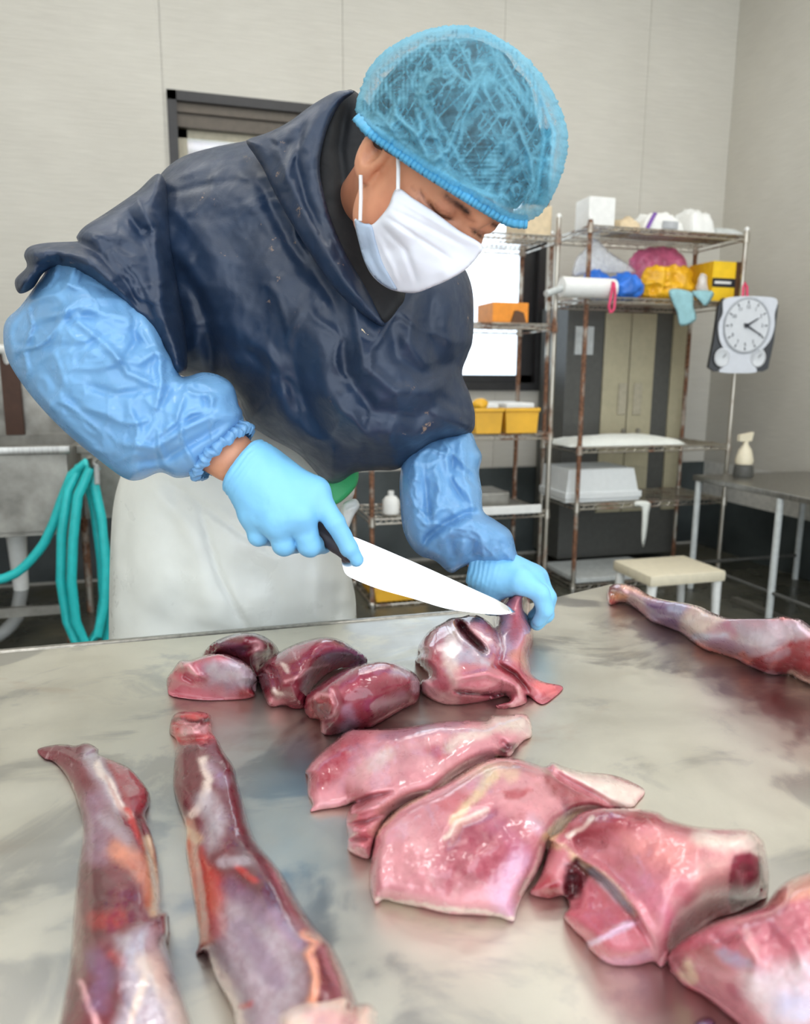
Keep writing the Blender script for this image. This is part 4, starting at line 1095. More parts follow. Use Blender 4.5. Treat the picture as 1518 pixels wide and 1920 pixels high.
cut('meat_cut', [(350, 830), (330, 720), (345, 600), (360, 540), (400, 490), (470, 430), (560, 385), (640, 345), (720, 295), (790, 255), (860, 238), (940, 245), (1040, 275), (1075, 258), (1120, 275), (1200, 295), (1320, 310), (1400, 340), (1450, 375), (1420, 420), (1400, 440), (1350, 445), (1280, 455), (1200, 470), (1150, 500), (1100, 550), (1060, 590), (1040, 650), (1010, 720), (960, 790), (930, 860), (915, 905), (850, 888), (740, 880), (650, 875), (540, 850), (440, 830), (390, 818)], ZF,
    [(400, 700, .03), (560, 480, .045), (800, 330, .055), (1000, 320, .05), (1150, 340, .035), (1350, 380, .014), (700, 620, .05), (900, 700, .035), (600, 820, .02), (1050, 520, .05)], 24,
    [('p', [(640, 580), (700, 490), (830, 460), (960, 480), (1000, 600), (900, 720), (760, 780), (620, 780), (600, 680)], 26, srgb(160, 70, 86), .75), ([(780, 270), (830, 300), (780, 380), (680, 490)], 11, CR, .75), ([(640, 560), (690, 500), (810, 460)], 5, FT, .8), ([(700, 300), (880, 270), (900, 300)], 16, CR, .5), ('p', [(870, 375), (930, 360), (1000, 380), (940, 410), (880, 405)], 5, srgb(176, 76, 86), .8),
     ('p', [(600, 420), (680, 380), (740, 400), (690, 460), (620, 450)], 10, srgb(196, 100, 104), .6), ([(470, 520), (540, 580), (580, 600)], 16, PP, .75), ([(940, 650), (860, 800), (900, 880)], 24, srgb(206, 160, 188), .65), ([(360, 810), (540, 840), (740, 870), (910, 890)], 5, FT, .9), ([(350, 560), (440, 450), (560, 390)], 5, CR, .7), ([(1000, 500), (1100, 580)], 14, srgb(206, 160, 176), .7), ([(1050, 560), (1110, 510), (1180, 460)], 9, CR, .9), ([(1110, 380), (1130, 470)], 8, LV, .5),
     ('p', [(1040, 280), (1120, 340), (1230, 400), (1340, 440), (1230, 470), (1130, 460), (1040, 350)], 8, RD, .7), ('p', [(1060, 255), (1200, 290), (1400, 345), (1450, 380), (1390, 445), (1330, 435), (1230, 370), (1130, 310)], 5, FT, .92), ([(1330, 310), (1445, 365)], 3, RD, .9), ([(700, 720), (680, 800)], 8, PP, .4), ([(660, 600), (720, 570)], 5, PP, .5), ([(1020, 600), (1000, 700), (950, 790)], 5, FT, .7), ([(840, 500), (940, 600)], 20, srgb(180, 100, 126), .5)], srgb(213, 142, 149), 'broad pink slab of meat with a white fat flap and pale trimmed edge', step=3.2, seed=22, lift=.5, warp=8,
    folds=[([(640, 600), (690, 500), (820, 455)], 10, -.006), ([(1040, 275), (1130, 330), (1240, 390), (1330, 440)], 7, -.009), ([(1070, 270), (1200, 310), (1400, 370)], 14, .003), ([(450, 520), (560, 640), (540, 760)], 40, .006), ([(1010, 500), (1060, 560), (1050, 620)], 8, .005), ([(1010, 620), (980, 720), (930, 820)], 6, -.005), ([(700, 750), (780, 640), (900, 560)], 26, .006)])
C3 = cut('meat_cut', [(240, 270), (290, 215), (360, 170), (470, 150), (560, 150), (640, 155), (740, 170), (800, 205), (900, 235), (1000, 250), (1120, 255), (1180, 255), (1230, 270), (1280, 320), (1290, 350), (1305, 420), (1310, 520), (1300, 600), (1270, 620), (1200, 660), (1130, 690), (1050, 710), (980, 760), (900, 810), (830, 870), (800, 920), (760, 960), (720, 935), (640, 950), (540, 955), (470, 935), (400, 880), (370, 830), (310, 770), (262, 705), (290, 650), (260, 600), (180, 610), (90, 585), (130, 520), (160, 440), (180, 350), (175, 305)], ZC,
    [(300, 260, .05), (500, 250, .075), (750, 300, .085), (1000, 330, .085), (1200, 330, .08), (1250, 550, .06), (1000, 550, .085), (700, 600, .07), (400, 480, .03), (450, 800, .03), (650, 850, .035), (200, 540, .025), (820, 800, .06)], 34,
    [('p', [(240, 270), (420, 160), (640, 160), (760, 200), (600, 270), (420, 310), (300, 350)], 14, srgb(156, 56, 66), .75), ([(650, 180), (760, 210), (900, 260)], 12, RD, .6), ('p', [(560, 280), (760, 260), (960, 340), (900, 480), (740, 460), (600, 380)], 24, srgb(222, 140, 138), .8), ([(960, 300), (1100, 330), (1200, 310), (1270, 400), (1290, 520)], 20, FT, .85), ('p', [(940, 420), (1110, 380), (1130, 560), (1060, 690), (960, 720), (930, 560)], 20, srgb(226, 170, 166), .8),
     ('p', [(1138, 392), (1200, 366), (1262, 392), (1272, 500), (1262, 640), (1130, 692), (1108, 560), (1112, 465)], 4, srgb(140, 44, 66), .95), ([(1130, 620), (1240, 620)], 9, DK, .6), ([(1260, 440), (1280, 560)], 5, DK, .9), ([(1160, 470), (1190, 560)], 5, srgb(190, 100, 120), .5), ([(240, 270), (180, 330), (260, 360), (330, 420), (460, 510), (560, 610), (620, 700)], 8, CR, .85), ([(400, 480), (500, 570), (600, 690)], 10, SV, .8), ([(280, 300), (350, 260), (400, 210)], 5, FT, .9),
     ('p', [(330, 400), (390, 500), (360, 580), (270, 650), (255, 560), (270, 440)], 7, srgb(88, 20, 30), .92), ('p', [(100, 560), (160, 480), (230, 520), (240, 600), (160, 615)], 8, srgb(150, 40, 50), .85), ([(200, 400), (260, 390)], 14, srgb(206, 130, 140), .8), ('p', [(280, 700), (390, 530), (500, 610), (640, 720), (720, 920), (540, 950), (400, 870)], 10, srgb(190, 92, 106), .85), ([(400, 840), (500, 780), (620, 740)], 6, srgb(216, 176, 200), .9), ([(470, 930), (600, 930), (700, 900)], 10, srgb(222, 160, 180), .7), ([(640, 720), (700, 830), (760, 940)], 9, PK, .8), ([(600, 520), (760, 640), (860, 760)], 24, srgb(206, 120, 140), .7), ([(840, 620), (880, 700)], 14, PP, .6)], srgb(204, 124, 133), 'thick pink joint of meat with a dark hollow between white edges', step=3.2, seed=23, lift=.75, warp=8,
    folds=[([(330, 420), (470, 520), (620, 690), (740, 900)], 6, -.014), ([(300, 380), (450, 470), (620, 650), (760, 900)], 12, .008), ([(300, 480), (320, 620)], 14, -.014), ([(1200, 430), (1195, 540), (1195, 640)], 16, -.008), ([(310, 330), (380, 300), (500, 330)], 16, -.010), ([(950, 300), (960, 500), (930, 650)], 16, .004), ([(380, 850), (520, 770), (640, 730)], 6, .004)])
cut('meat_cut', [(800, 960), (790, 910), (830, 850), (900, 800), (970, 760), (1060, 720), (1200, 680), (1290, 640), (1350, 560), (1420, 510), (1518, 470), (1640, 430), (1760, 560), (1780, 1000), (1700, 1300), (1500, 1420), (1300, 1360), (1150, 1250), (1040, 1160), (960, 1100), (880, 1060), (830, 1010)], ZC,
    [(900, 900, .06), (1100, 850, .09), (1300, 750, .10), (1500, 700, .11), (1500, 1000, .10), (1200, 1050, .08), (1500, 1300, .07), (1000, 1050, .06)], 38,
    [('p', [(1290, 650), (1420, 515), (1640, 440), (1700, 600), (1518, 600), (1350, 640)], 12, srgb(230, 160, 140), .8), ('p', [(1010, 780), (1200, 690), (1400, 700), (1518, 760), (1518, 900), (1350, 860), (1150, 780), (1080, 840)], 14, srgb(190, 100, 116), .7), ('p', [(1030, 880), (1090, 860), (1200, 920), (1240, 960), (1150, 970), (1060, 920)], 8, srgb(176, 150, 176), .8), ('p', [(800, 900), (900, 810), (1010, 830), (1030, 900), (1100, 980), (950, 960), (860, 1000)], 12, RD, .65), ([(860, 1000), (920, 1030), (890, 960)], 9, CR, .6), ('p', [(1180, 990), (1350, 930), (1518, 900), (1600, 1200), (1400, 1300), (1260, 1250), (1200, 1100)], 26, srgb(226, 200, 206), .85), ([(1400, 1150), (1500, 1180)], 30, srgb(200, 188, 214), .8), ([(1000, 1060), (1140, 1150), (1240, 1240)], 14, srgb(210, 130, 142), .8), ([(1180, 770), (1240, 900), (1300, 950)], 7, PP, .7), ([(880, 1070), (1000, 1140), (1120, 1230)], 6, srgb(200, 84, 96), .8)], srgb(196, 110, 122), 'large pale pink joint of meat at the table corner', step=3.4, seed=24, lift=.8, warp=8,
    folds=[([(1000, 780), (1080, 840), (1180, 800)], 8, -.006), ([(1150, 780), (1240, 920), (1220, 1060)], 12, .005), ([(1320, 720), (1450, 860), (1500, 1000)], 14, .005)])
cut('meat_scrap', [(925, 1251), (950, 1225), (985, 1212), (1020, 1222), (1040, 1250), (1020, 1290), (960, 1290)], ZC, [(980, 1250, .012)], 14, [([(950, 1240), (1010, 1235)], 8, MV, .6)], srgb(44, 26, 40), 'small dark scrap of meat lying on the steel', step=3.5, seed=30)

# --- whole lower leg along the right edge of the table
cut('meat_joint', [(135, 200), (150, 150), (200, 125), (280, 128), (340, 150), (400, 190), (470, 220), (560, 240), (680, 258), (770, 280), (850, 320), (930, 350), (980, 360), (1100, 362), (1250, 360), (1330, 345), (1400, 360), (1450, 365), (1518, 410), (1650, 520), (1800, 700), (1760, 860), (1640, 880), (1518, 815), (1440, 780), (1380, 745), (1260, 745), (1180, 720), (1080, 680), (1010, 640), (900, 605), (800, 575), (730, 530), (640, 465), (540, 420), (440, 385), (360, 320), (280, 265), (220, 255), (160, 270), (140, 240)], ZR,
    [(200, 190, .04), (400, 260, .045), (600, 340, .06), (900, 460, .075), (1200, 540, .085), (1500, 600, .085), (1700, 750, .06)], 22,
    [([(150, 160), (170, 250)], 9, srgb(206, 84, 74), .8), ([(190, 200), (260, 220)], 8, srgb(226, 160, 120), .8), ([(250, 140), (350, 160), (430, 210)], 8, srgb(226, 170, 150), .8), ([(300, 230), (380, 250)], 10, srgb(206, 180, 180), .8), ('p', [(400, 230), (560, 245), (680, 290), (620, 440), (540, 410), (430, 360), (390, 280)], 10, srgb(140, 110, 150), .85), ([(430, 290), (560, 330), (650, 360)], 8, srgb(112, 72, 116), .8), ([(570, 290), (650, 290)], 10, srgb(196, 196, 222), .7), ('p', [(640, 360), (720, 280), (900, 350), (960, 370), (860, 420), (740, 480), (650, 430)], 9, FT, .9), ([(740, 480), (900, 490), (960, 480)], 7, srgb(206, 206, 226), .8), ([(860, 510), (1000, 540), (1080, 560)], 12, srgb(170, 130, 160), .7), ('p', [(980, 370), (1250, 365), (1450, 375), (1518, 450), (1400, 520), (1200, 590), (1060, 580), (960, 470)], 16, srgb(196, 176, 186), .75), ([(960, 420), (1000, 480)], 10, srgb(190, 120, 140), .7), ([(1150, 480), (1250, 540)], 14, srgb(212, 200, 208), .6), ('p', [(1020, 650), (1200, 610), (1400, 510), (1518, 500), (1700, 650), (1600, 830), (1380, 750), (1180, 720)], 9, srgb(160, 50, 58), .9), ([(1230, 640), (1350, 590)], 8, srgb(190, 150, 160), .6), ([(1060, 610), (1100, 650)], 8, srgb(226, 130, 120), .8), ([(1380, 740), (1518, 800), (1600, 860)], 7, srgb(236, 190, 176), .95), ([(1250, 700), (1280, 660)], 4, srgb(206, 120, 116), .6), ([(740, 540), (900, 600), (1010, 630)], 5, srgb(220, 130, 120), .8), ([(1270, 350), (1400, 352)], 5, srgb(186, 110, 106), .8)], srgb(196, 150, 158), 'whole lower leg with purple shank and red upper end', step=3, seed=31, lift=1.0, warp=5,
    folds=[([(160, 180), (200, 200), (180, 250)], 5, -.008), ([(230, 150), (260, 200), (250, 250)], 6, .006), ([(640, 440), (700, 350), (800, 320)], 9, -.002), ([(1020, 640), (1200, 600), (1400, 510)], 9, -.003), ([(1260, 740), (1300, 650), (1380, 600)], 9, -.002)])


# ------------------------------------------------------------------ the butcher
def cloth_mat(name, rgb, rough, var=.15, dirt=0, spec=.5, bscale=35, bst=.25, weave=900):
    m = NT(name); m.set(rough=rough, spec=spec)
    c = srgb(*rgb)
    n1 = m.noise(9, detail=5); n2 = m.noise(bscale, detail=5, dist=.5); n3 = m.noise(weave, detail=2)
    cc = m.ramp(n1, [(.3, tuple(x * (1 - var) for x in c)), (.7, tuple(min(1, x * (1 + var)) for x in c))])
    if dirt:
        n4 = m.noise(46, detail=5, rough=.7); n5 = m.noise(5, detail=2)
        k = m.n('Math', operation='MULTIPLY'); m.l(m.rng(n4, .63, .68, 0, 1), k.inputs[0]); m.l(m.rng(n5, .5, .62, 0, dirt), k.inputs[1])
        cc = m.mix(k.outputs[0], cc, srgb(170, 140, 110))
    m.to('Base Color', cc)
    m.to('Roughness', m.rng(n2, .3, .7, rough - .08, rough + .1))
    m.bump(n2, bst, .004); m.bump(n3, .08, .0005)
    return m
cloth_mat('smock_navy', (29, 45, 68), .44, .25, .9)
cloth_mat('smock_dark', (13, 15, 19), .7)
cloth_mat('apron_white', (236, 238, 231), .32, .05, .0, bst=.12, bscale=14)
cloth_mat('belt_green', (66, 190, 116), .5)
cloth_mat('mask_white', (226, 228, 236), .8, .03, bst=.05, weave=1500)
cloth_mat('mask_strip', (176, 192, 212), .8, .05)
cloth_mat('loop_white', (240, 240, 240), .7)
cloth_mat('glove_blue', (128, 196, 236), .42, .06, bst=.10, bscale=60)
cloth_mat('boot_white', (226, 226, 220), .4, .05)
cloth_mat('sole', (60, 60, 58), .7)
cloth_mat('hair_dark', (44, 38, 36), .6, .4, bst=.6, bscale=120)
# blue plastic arm covers: thin film that lets some light through
m = cloth_mat('cover_blue', (128, 180, 224), .24, .10, bst=.35, bscale=16)
tl = m.n('BsdfTranslucent'); tl.inputs[0].default_value = (*srgb(110, 180, 240), 1)
mx = m.n('MixShader'); mx.inputs[0].default_value = .25
m.l(m.b.outputs[0], mx.inputs[1]); m.l(tl.outputs[0], mx.inputs[2]); m.l(mx.outputs[0], m.out.inputs[0])
# hair net: fine fibres with gaps between
m = NT('net_blue'); m.set(rough=.7)
n1 = m.noise(260, detail=4, rough=.7); n2 = m.noise(22, detail=3)
a_ = m.n('Attribute'); a_.attribute_name = 'thick'
m.to('Base Color', m.mix(a_.outputs['Fac'], srgb(104, 184, 210), srgb(152, 216, 234)))
tr = m.n('BsdfTransparent'); tl = m.n('BsdfTranslucent'); tl.inputs[0].default_value = (*srgb(90, 196, 236), 1)
ms = m.n('MixShader'); ms.inputs[0].default_value = .35; m.l(m.b.outputs[0], ms.inputs[1]); m.l(tl.outputs[0], ms.inputs[2])
ad = m.n('Math', operation='MULTIPLY_ADD'); m.l(n1, ad.inputs[0]); ad.inputs[1].default_value = .5; m.l(m.rng(n2, .3, .7, -.12, .04), ad.inputs[2])
ad2 = m.n('Math', operation='ADD'); ad2.use_clamp = True; m.l(ad.outputs[0], ad2.inputs[0]); m.l(a_.outputs['Fac'], ad2.inputs[1])
mx = m.n('MixShader'); m.l(ad2.outputs[0], mx.inputs[0]); m.l(tr.outputs[0], mx.inputs[1]); m.l(ms.outputs[0], mx.inputs[2]); m.l(mx.outputs[0], m.out.inputs[0])
m.bump(n1, .3, .001)
# skin
m = NT('skin'); m.set(rough=.45, sub=.12); m.b.inputs['Subsurface Radius'].default_value = (.012, .005, .003)
a_ = m.n('Attribute'); a_.attribute_name = 'Col'
n1 = m.noise(60, detail=5); n2 = m.noise(500, detail=3)
m.to('Base Color', m.mix(m.rng(n1, .35, .7, 0, .25), a_.outputs['Color'], srgb(186, 112, 84))); m.bump(n2, .15, .0006); m.bump(n1, .1, .002)
m = NT('blade'); m.set(metal=1, rough=.22, col=(.93, .93, .94)); n1 = m.noise(400, (1, .1, 1), 3)
sp = m.noise(120, detail=4, rough=.7)
m.to('Base Color', m.mix(m.rng(sp, .68, .74, 0, .7), (.93, .93, .94), srgb(90, 70, 80))); m.bump(n1, .03, .0005)
simple('knife_handle', (58, 52, 56), .5)

# ---- head frame (x to his left, y up, z forward) found from the face landmarks
_hl, _hu, _hf = np.array([.711, .010, -.703]), np.array([.632, .430, .645]), np.array([.309, -.903, .300])
_c2w = np.stack([RI, UP, -FW], 1)
HR = np.stack([_c2w @ _hl, _c2w @ _hu, _c2w @ _hf], 1)
HO = CAM + _c2w @ np.array([.026, .390, -.874])
def hw(x, y, z): return HO + HR @ np.array([x, y, z])
def head_local(P): return (P - HO) @ HR

PERS = empty('person', (0.05, 1.5, 0), 'person in navy smock, blue hair net and white face mask cutting meat', 'person')
pel = at(440, 1010, 1.50); nb = at(684, 400, 1.10)
shR, shL = at(350, 480, 1.21), at(790, 600, 1.20)
elR, elL = at(118, 668, 1.075), at(825, 880, 1.26)
wrR, wrL = at(432, 856, 1.065), at(908, 1050, 1.245)
kneeR, kneeL = np.array([pel[0] - .10, pel[1] + .02, .48]), np.array([pel[0] + .10, pel[1] + .02, .48])
ankR, ankL = np.array([pel[0] - .11, pel[1] + .05, .10]), np.array([pel[0] + .11, pel[1] + .05, .10])
HIP = .10
def head_sdf(q):
    d = ell(q, (0, .036, -.006), (.077, .095, .098))
    d = smin(d, ell(q, (0, -.026, .034), (.061, .076, .060)), .03)
    d = smin(d, ell(q, (0, -.080, .058), (.030, .024, .030)), .03)
    for s in (-1, 1):
        d = smin(d, ell(q, (s * .046, -.012, .060), (.022, .020, .022)), .02)
        d = smin(d, ell(q, (s * .052, -.050, .016), (.016, .030, .028)), .025)
    d = smin(d, cone(q, (-.042, .051, .074), (.042, .051, .074), .013, .013), .014)
    d = smin(d, cone(q, (0, .05, .078), (0, .05, .080), .02, .02), .02)
    for s in (-1, 1):
        d = smax(d, -ell(q, (s * .034, .031, .100), (.022, .014, .019)), .010)
        d = smin(d, ell(q, (s * .034, .0305, .0735), (.018, .0135, .0145)), .004)
    for k in range(2):
        d = smax(d, -cone(q, (-.03, .074 + k * .013, .0905 - k * .006), (.03, .074 + k * .013, .0905 - k * .006), .0008, .0008), .003)
    d = smin(d, cone(q, (0, .030, .088), (0, -.018, .111), .008, .0125), .012)
    for s in (-1, 1): d = smin(d, ell(q, (s * .012, -.021, .100), (.009, .008, .010)), .006)
    for s in (-1, 1):
        e = ell(q, (s * .080, .004, -.013), (.010, .037, .022))
        e = smin(e, ell(q, (s * .076, -.024, -.004), (.007, .012, .009)), .006)
        e = smax(e, -ell(q, (s * .087, .004, -.006), (.008, .018, .009)), .004)
        d = smin(d, e, .006)
    return d
def body_sdf(P):
    q = head_local(P)
    d = head_sdf(q)
    d = smin(d, cone(P, hw(0, -.02, -.035), nb, .054, .05), .03)
    t = cone(P, nb + np.array([-.06, .10, -.06]), (nb + pel) / 2 + np.array([-.02, .16, 0]), .07, .075)
    t = smin(t, cone(P, (nb + pel) / 2 + np.array([-.02, .16, 0]), pel, .075, .10), .04)
    t = smin(t, cone(P, nb + np.array([-.06, .10, -.06]), shR, .06, .045), .03)
    t = smin(t, cone(P, nb + np.array([-.06, .10, -.06]), shL, .06, .045), .03)
    t = smin(t, cone(P, nb, nb + np.array([-.06, .10, -.06]), .05, .06), .03)
    t = smin(t, smin(cone(P, shR, elR, .045, .036), cone(P, elR, wrR, .037, .037), .02), .03)
    t = smin(t, smin(cone(P, shL, elL, .045, .036), cone(P, elL, wrL, .036, .030), .02), .03)
    for s, kn, an in ((-1, kneeR, ankR), (1, kneeL, ankL)):
        t = smin(t, smin(cone(P, pel + np.array([s * .075, 0, -.03]), kn, .085, .06), cone(P, kn, an, .06, .04), .03), .04)
    return smin(d, t, .025)
allp = np.array([pel, nb, shR, shL, elR, elL, wrR, wrL, kneeR, kneeL, ankR, ankL, HO, hw(0, .1, .1), hw(0, -.1, .1), hw(0, .13, -.1), hw(-.1, 0, 0), hw(.1, 0, 0)])
V, Fs = sdf_mesh(body_sdf, allp.min(0) - .16, allp.max(0) + .16, .0032)
q = head_local(V)
col = np.tile(np.array(srgb(210, 148, 114)), (len(V), 1))
nz = fbm(V * 30, 4, 3)
col = col * (1 + .18 * nz)[:, None]
def blend(c, a, k): return c * (1 - a[:, None]) + np.array(k) * a[:, None]
col = blend(col, .6 * np.exp(-((q - np.array([-.055, -.02, .05])) ** 2).sum(1) / .022 ** 2), srgb(204, 122, 94))
col = blend(col, .5 * np.exp(-((q - np.array([0, .0, .11])) ** 2).sum(1) / .02 ** 2), srgb(196, 114, 92))
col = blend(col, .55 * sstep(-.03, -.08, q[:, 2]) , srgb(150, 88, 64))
_N = vnormals(V, Fs)
_bx, _by, _bd = proj(V)
_vd = V - CAM; _vd /= np.linalg.norm(_vd, axis=1)[:, None]
_fr = sstep(.0, .25, -np.einsum('ij,ij->i', _N, _vd)) * (np.linalg.norm(q, axis=1) < .17)
def fstroke(pts, w, c, a, dent=0.):
    """a line on the face: brow hair, lash line or skin crease, shade painted in"""
    global col, V
    p = smooth_poly(pts, 4, False); d, t = poly_dist(_bx, _by, p)
    k = np.exp(-(d / w) ** 2) * _fr * np.clip(np.minimum(t, 1 - t) * 6 + .35, 0, 1)
    V = V + _vd * (k * dent)[:, None]
    kk = np.clip(k * a * (1 + .5 * fbm(np.stack([_bx / 3, _by / 3, 0 * _bx], 1), 2, 5)), 0, .97)
    col = blend(col, kk, c)
fstroke([(818, 374), (840, 392), (858, 398)], 13, srgb(176, 112, 88), .5)
fstroke([(832, 364), (848, 376), (862, 386), (878, 400)], 6.5, srgb(48, 38, 36), .85, -.0012)
fstroke([(850, 380), (866, 390), (880, 402)], 4.5, srgb(24, 20, 20), .9, -.0010)
fstroke([(803, 378), (811, 391), (827, 405), (848, 412)], 3.2, srgb(40, 24, 20), .95, .0030)
fstroke([(787, 354), (795, 372), (806, 387), (820, 400)], 2.2, srgb(104, 60, 46), .7, .0022)  # eye creases: their shade goes into the skin colour too
fstroke([(812, 380), (826, 394), (846, 402)], 2.0, srgb(130, 78, 60), .5, .0014)
fstroke([(782, 372), (796, 392), (812, 404)], 2.4, srgb(140, 84, 66), .5, .0016)
fstroke([(770, 350), (784, 362), (795, 370)], 2.0, srgb(140, 84, 66), .4, .0014)
fstroke([(884, 431), (896, 440), (908, 448)], 3.2, srgb(40, 24, 20), .95, .0025)
fstroke([(878, 426), (890, 430), (906, 438)], 2.4, srgb(120, 70, 56), .6, .0014)
fstroke([(920, 418), (934, 425), (948, 431)], 5.5, srgb(28, 22, 22), .9, -.001)
fstroke([(870, 404), (880, 412), (890, 416)], 3, srgb(150, 90, 72), .5, .0012)
fstroke([(700, 258), (704, 272), (708, 286)], 6, srgb(120, 66, 58), .8, .004)  # shade of the ear hollow painted into the skin
fstroke([(676, 262), (672, 290), (680, 312)], 3, srgb(232, 170, 138), .5, -.001)
hairm = np.clip(sstep(.01, .04, q[:, 1] - .45 * q[:, 2]) * (1 + .5 * nz), 0, 1) * sstep(.052, .03, q[:, 2] - .35 * np.abs(q[:, 1] - .03))
col = blend(col, .8 * np.clip(hairm, 0, 1) * (q[:, 1] > -.02) * (np.abs(q[:, 0]) > .055), srgb(60, 48, 42))
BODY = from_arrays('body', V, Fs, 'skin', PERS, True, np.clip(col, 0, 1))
_bx, _by, _bd = proj(V)
def face_depth(x, y, r=7):
    m_ = (np.abs(_bx - x) < r) & (np.abs(_by - y) < r)
    return _bd[m_].min() if m_.any() else None

# ---- hair under the net
def hair_sdf(P):
    q = head_local(P)
    d = ell(q, (0, .042, -.010), (.090, .108, .112)) - .004 * fbm(q * 60, 3, 2)
    return smax(d, -(q[:, 1] - .012 - .62 * q[:, 2]), .006)
hb = np.array([HO - .19, HO + .19])
V, Fs = sdf_mesh(hair_sdf, hb[0], hb[1], .005)
from_arrays('hair', V, Fs, 'hair_dark', PERS)
_gx, _gy, _gd = proj(V)
def hair_depth(x, y, r=7):
    m_ = (np.abs(_gx - x) < r) & (np.abs(_gy - y) < r)
    return float(_gd[m_].min()) if m_.any() else None

# ---- smock
SM_OUT = [(640, 190), (560, 233), (505, 248), (470, 262), (400, 276), (340, 295), (300, 328), (272, 380), (270, 440), (285, 520), (296, 600), (310, 680), (345, 706), (390, 712), (440, 745), (462, 790), (500, 818), (560, 852), (606, 900), (634, 905), (666, 886), (703, 882), (744, 880), (775, 860), (815, 830), (880, 814), (890, 780), (880, 738), (866, 700), (877, 665), (886, 635), (887, 560), (878, 518), (862, 494), (810, 440), (740, 330), (690, 230)]
SMD = [(640, 200, 1.10), (650, 330, 1.09), (600, 300, 1.06), (470, 300, 1.06), (350, 340, 1.09), (290, 430, 1.09), (310, 620, 1.10), (420, 500, 1.055), (400, 650, 1.09), (520, 600, 1.03), (600, 680, 1.02), (720, 620, 1.0), (740, 500, 1.02), (830, 560, 1.05), (860, 680, 1.09), (720, 760, 1.02), (640, 800, 1.05), (520, 790, 1.10), (620, 890, 1.13), (760, 860, 1.10), (870, 790, 1.10)]
sm_folds = [
    ([(272, 355), (288, 410), (300, 500), (308, 600), (316, 680)], 11, -.014), ([(290, 345), (310, 420), (325, 520), (335, 620), (345, 700)], 13, .010),
    ([(332, 491), (370, 553), (394, 624), (405, 700)], 14, -.016), ([(320, 450), (350, 500), (372, 540)], 16, .010),
    ([(420, 560), (440, 640), (450, 720), (480, 800)], 22, .008), ([(380, 620), (400, 700)], 12, -.012),
    ([(294, 352), (335, 330), (400, 312)], 8, .006), ([(304, 366), (370, 350), (446, 338)], 7, -.005), ([(330, 310), (420, 298), (470, 300)], 8, .005),
    ([(465, 643), (500, 605), (536, 572)], 8, .004), ([(480, 480), (560, 600), (620, 650)], 30, .010),
    ([(640, 620), (650, 700), (700, 768), (780, 780), (850, 742)], 15, -.014), ([(600, 640), (615, 740), (680, 812), (780, 822), (864, 784)], 18, .014), ([(545, 640), (565, 760), (640, 842), (750, 858)], 16, -.012), ([(500, 650), (525, 770), (600, 862)], 18, .010),
    ([(680, 620), (690, 690), (740, 735), (800, 735), (850, 705)], 13, .012), ([(735, 610), (745, 670), (790, 700), (850, 680)], 12, -.010),
    ([(775, 570), (768, 640), (800, 690)], 11, .008), ([(812, 540), (800, 610), (822, 680)], 11, -.010), ([(850, 530), (838, 610), (852, 690)], 13, .010), ([(640, 520), (680, 600), (718, 640)], 14, .008),
    ([(820, 740), (850, 760), (885, 770)], 7, -.006), ([(800, 765), (840, 790), (880, 800)], 6, .005), ([(560, 420), (600, 520), (640, 590)], 12, -.010), ([(480, 330), (540, 450), (600, 540)], 14, -.012),
    ([(420, 640), (520, 700), (620, 790)], 14, -.007), ([(430, 380), (470, 470), (500, 560)], 26, -.005), ([(360, 390), (400, 470), (430, 560)], 20, .006)]
SMOCK = relief('smock', SM_OUT, SMD, 120, .25, 'smock_navy', PERS, 5.5, sm_folds, [((9, 9, 9), .010, 1), ((28, 28, 28), .0035, 2), ((8, 8, 8), .007, -5), ((24, 24, 14), .0016, -6)])
# rolled short sleeve over the right upper arm
relief('sleeve', [(300, 326), (255, 360), (200, 398), (158, 425), (143, 445), (146, 452), (90, 455), (56, 462), (45, 478), (50, 500), (28, 525), (36, 550), (62, 540), (82, 512), (112, 500), (165, 520), (215, 556), (265, 604), (300, 655), (322, 700), (350, 690), (345, 600), (330, 480), (320, 390)], [(300, 350, 1.06), (200, 430, 1.01), (80, 480, .975), (60, 530, .985), (200, 520, .962), (300, 640, 1.0), (330, 500, 1.06)], 48, .155, 'smock_navy', PERS, 4.5,
    [([(145, 450), (190, 480), (235, 530), (270, 590)], 9, -.016), ([(125, 470), (180, 505), (240, 560), (290, 630)], 9, .010), ([(108, 475), (112, 492), (60, 500)], 6, -.014), ([(60, 475), (100, 468), (120, 480)], 8, .012), ([(250, 370), (285, 420), (300, 520), (306, 610)], 12, .012), ([(240, 400), (265, 440), (285, 430)], 8, -.012), ([(160, 440), (220, 440), (270, 470)], 13, .008), ([(200, 470), (250, 520), (290, 600)], 8, -.010), ([(40, 535), (70, 505), (110, 498)], 6, .008)],
    [((25, 25, 25), .006, 3), ((22, 22, 22), .004, -6)])
